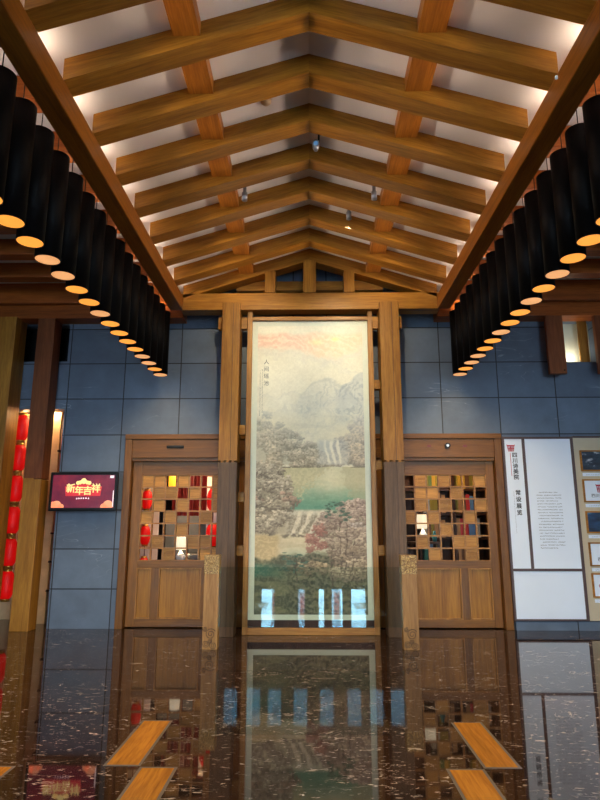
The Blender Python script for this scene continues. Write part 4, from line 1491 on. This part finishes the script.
protos = {True: make_tube(-2.36, 9.136, True), False: make_tube(-2.36, 9.136 - .346, False)}
used = {True: False, False: False}
pale = {'left': {0, 2, 3, 8, 11, 12}, 'right': {0, 2, 3, 6, 9, 11}}
for nm, x, y0, n_ in (('left', -2.36, 9.136, 18), ('right', 2.36, 9.185, 18)):
    for k in range(n_):
        wm = k not in pale[nm]
        loc = (x, y0 - .346 * k, ZT0)
        if not used[wm]:
            t = protos[wm]
            t.location = loc
            used[wm] = True
        else:
            t = copy_tree(protos[wm], loc)
        b = lamp('tube_bulb', 'SPOT', (loc[0], loc[1], ZT0 - .01), TUBE_W * (.35 if k < 2 else 1), (1, .74, .42), .08, None, spot=math.radians(150), blend=.7)
        if k % 2 == 0:
            lamp('added_bay_uplight', 'SPOT', (loc[0] + (.06 if x > 0 else -.06), loc[1], ZT1 + .02), 3.5, (1, .84, .70), .05, (math.pi, 0, 0), spot=math.radians(160), blend=.5)  # unseen uplight added over every second tube to brighten the bay joists
        tag(t, 'black hanging tube lamp, %s from the back wall in the %s row' % (ORD[k], nm), 'lamp', 'tube lamps of the %s row' % nm)

# ---------------------------------------------------------------- glass balustrade before the painting


def spiral(m, cx_, cz, r, y, turns=2.2, sgn=1, tr=.0035, a0=0.0):
    pts = []
    n_ = 40
    for i in range(n_ + 1):
        a = a0 + sgn * turns * 2 * math.pi * i / n_
        q = r * (1 - .85 * i / n_)
        pts.append((cx_ + q * math.cos(a), y, cz + q * math.sin(a)))
    m.tube(pts, tr, 5)


M['gold_leaf'] = NT('gilded_carving')
_t = M['gold_leaf']
_n = _t.noise(_t.coords((70, 70, 70)), 1, 3)
_t.l(_t.ramp(_n, [(.42, srgb(116, 80, 44)), (.60, srgb(206, 166, 100))]), _t.b.inputs['Base Color'])
_t.b.inputs['Roughness'].default_value = .4
_t.b.inputs['Metallic'].default_value = .35
_t.bump(_n, .6, .01)
M['gold_leaf'] = _t.m
M['post'] = wood('carved_post_wood', srgb(134, 94, 50), srgb(184, 136, 76), 'z', .42)
for x0, x1, lab in ((-1.375, -1.185, 'carved wooden post holding the left end of the glass barrier'), (1.17, 1.365, 'carved wooden post holding the right end of the glass barrier')):
    e = empty('barrier_post', ((x0 + x1) / 2, 8.1, 0), lab, 'post', 'posts of the glass barrier')
    MB().box(x0, x1, 8.03, 8.2, 0, 1.15, .006).build('shaft', M['post'], e)
    g = MB().box(x0 - .003, x1 + .003, 8.025, 8.205, .92, 1.155, .005)
    cxm = (x0 + x1) / 2
    for (a, b, rr, sg_) in ((-.045, 1.095, .036, 1), (.045, 1.095, .036, -1), (-.045, .99, .036, -1), (.045, .99, .036, 1), (0, 1.04, .03, 1)):
        spiral(g, cxm + a, b, rr, 8.024, 1.6, sg_, .005)
    cb = g.build('carved_band', M['gold_leaf'], e)
    cb['label'] = 'gilded carved band'
    g = MB()
    for (a, b, rr, sg_, a0) in ((.01, .185, .068, 1, .5), (-.05, .07, .045, -1, 0), (.045, .05, .048, 1, 2), (-.06, .24, .03, 1, 1), (.0, .10, .03, -1, 1)):
        spiral(g, cxm + a, b, rr, 8.029, 2.0, sg_, .004, a0)
    g.build('carved_scroll', M['dark_wood'], e)
tag(MB().box(-1.184, 1.169, 8.11, 8.122, .26, 1.0).build('glass_barrier', M['rail_glass']), 'clear greenish glass barrier panel between the two carved posts', 'glass panel')

# ---------------------------------------------------------------- small ceiling fixtures
e = empty('security_camera', (.06, 5.9, 5.4), 'small white security camera hanging from a rafter near the ridge', 'camera')
ca = 5.89
MB().tube([(.11, ca, 5.84), (.105, ca, 5.66)], .011, 8).box(.085, .135, ca - .025, ca + .025, 5.82, 5.888).build('bracket', M['black_plastic'], e)
MB().lathe([(.001, 5.665), (.034, 5.665), (.038, 5.62), (.034, 5.58), (.02, 5.55), (.001, 5.545)], .075, ca - .02, 18).build('housing', M['steel'], e)
MB().cyl_y(.075, 5.61, .026, ca - .066, ca - .045, 18).build('lens', plain('blue_lens_glass', srgb(120, 180, 230), .08), e)
xs_ = -.44
tag(MB().lathe([(.001, zc(xs_) + .004), (.055, zc(xs_) + .012), (.055, zc(xs_) - .03), (.035, zc(xs_) - .05), (.001, zc(xs_) - .052)], xs_, 5.36, 20).build('smoke_detector', plain('cream_plastic', srgb(196, 170, 140), .5)), 'small round smoke detector on the white ceiling left of the ridge', 'smoke detector')
e = empty('spotlight', (.54, 7.5, 5.62), 'small grey spotlight hanging from the ceiling right of the ridge, aimed at the painting', 'spotlight')
MB().box(.52, .56, 7.48, 7.52, 5.72, zc(.54) + .006, .004).build('bracket', M['steel'], e)
MB().lathe([(.001, 5.62), (.036, 5.62), (.036, 5.72), (.001, 5.725)], .54, 7.5, 18).build('head', M['steel'], e)


def aim(o, target):
    o.rotation_euler = (Vector(target) - o.location).to_track_quat('-Z', 'Y').to_euler()


sp = lamp('spotlight_beam', 'SPOT', (.54, 7.5, 5.60), 75, (1, .90, .74), .04, None, spot=math.radians(75), blend=.9)
aim(sp, (.05, 9.1, 3.6))
tag(MB().lathe([(.001, 5.02), (.012, 5.02), (.012, 5.045), (.001, 5.05)], 1.985, 4.2, 12).build('motion_sensor', M['white_panel']), 'tiny white sensor at the foot of a rafter by the right eave beam', 'sensor')

for x, nm in ((-.78, 'left'), (.78, 'right')):  # unseen spotlights added to brighten the column tops and tie beam
    e = empty('spotlight', (x, 6.56, 5.36), 'unseen grey spotlight added behind the fifth rafter pair on the %s slope' % nm, 'spotlight', 'spotlights behind the fifth rafter')
    MB().box(x - .02, x + .02, 6.54, 6.58, 5.46, zc(x) + .006, .004).build('bracket', M['steel'], e)
    MB().lathe([(.001, 5.36), (.034, 5.36), (.034, 5.46), (.001, 5.465)], x, 6.56, 18).build('head', M['steel'], e)
    sp = lamp('spotlight_beam', 'SPOT', (x, 6.57, 5.34), 130, (1, .80, .50), .04, None, spot=math.radians(62), blend=.9)
    aim(sp, (x * 1.5, 8.95, 4.3))

# banners outside the entrance, seen mirrored in the glass barrier


def cloth(name, half, z0, z1):
    """white translucent cloth with a column of red writing on it"""
    t = NT(name)
    out = t.t.nodes['Material Output']
    sp_ = t.n('SeparateXYZ')
    t.l(t.n('TexCoord').outputs['Object'], sp_.inputs[0])
    inx = t.math('LESS_THAN', t.math('ABSOLUTE', sp_.outputs[0]), half)
    inz = t.math('MULTIPLY', t.math('GREATER_THAN', sp_.outputs[2], z0), t.math('LESS_THAN', sp_.outputs[2], z1))
    ch = t.math('LESS_THAN', t.math('FRACT', t.math('DIVIDE', sp_.outputs[2], .14)), .8)
    nz = t.noise(t.coords((26, 26, 26)), 1, 2)
    k = t.math('MULTIPLY', t.math('MULTIPLY', inx, inz), t.math('MULTIPLY', ch, t.math('LESS_THAN', nz, .66)))
    c = t.mix(k, srgb(244, 244, 244), srgb(236, 40, 44))
    t.l(c, t.b.inputs['Base Color'])
    tl = t.n('BsdfTranslucent')
    t.l(c, tl.inputs[0])
    mx = t.n('MixShader')
    mx.inputs[0].default_value = .85
    t.l(t.b.outputs[0], mx.inputs[1])
    t.l(tl.outputs[0], mx.inputs[2])
    t.l(mx.outputs[0], out.inputs[0])
    return t.m


for x, wd, hgt, lab in ((-1.34, .07, 1.95, 'narrow red and white standing banner outside the leftmost entrance window'),
                        (-.30, .14, 2.0, 'white standing banner with red emblem outside the narrow entrance window'),
                        (.93, .15, 2.1, 'white standing banner with red writing outside the middle entrance window')):
    y = -6.5
    e = empty('standing_banner', (x, y, -.05), lab, 'banner', 'banners outside the entrance')
    MB().quad(x - wd, x + wd, y, 0, hgt).build('sheet', cloth('banner_cloth', .05 + .05 * (x > -.5), .85, 1.75), e)
    MB().tube([(x - wd - .02, y, hgt), (x + wd + .02, y, hgt)], .012, 8).build('top_bar', M['steel'], e)
    MB().box(x - wd - .05, x + wd + .05, y - .1, y + .1, -.05, .0).build('foot', M['steel'], e)
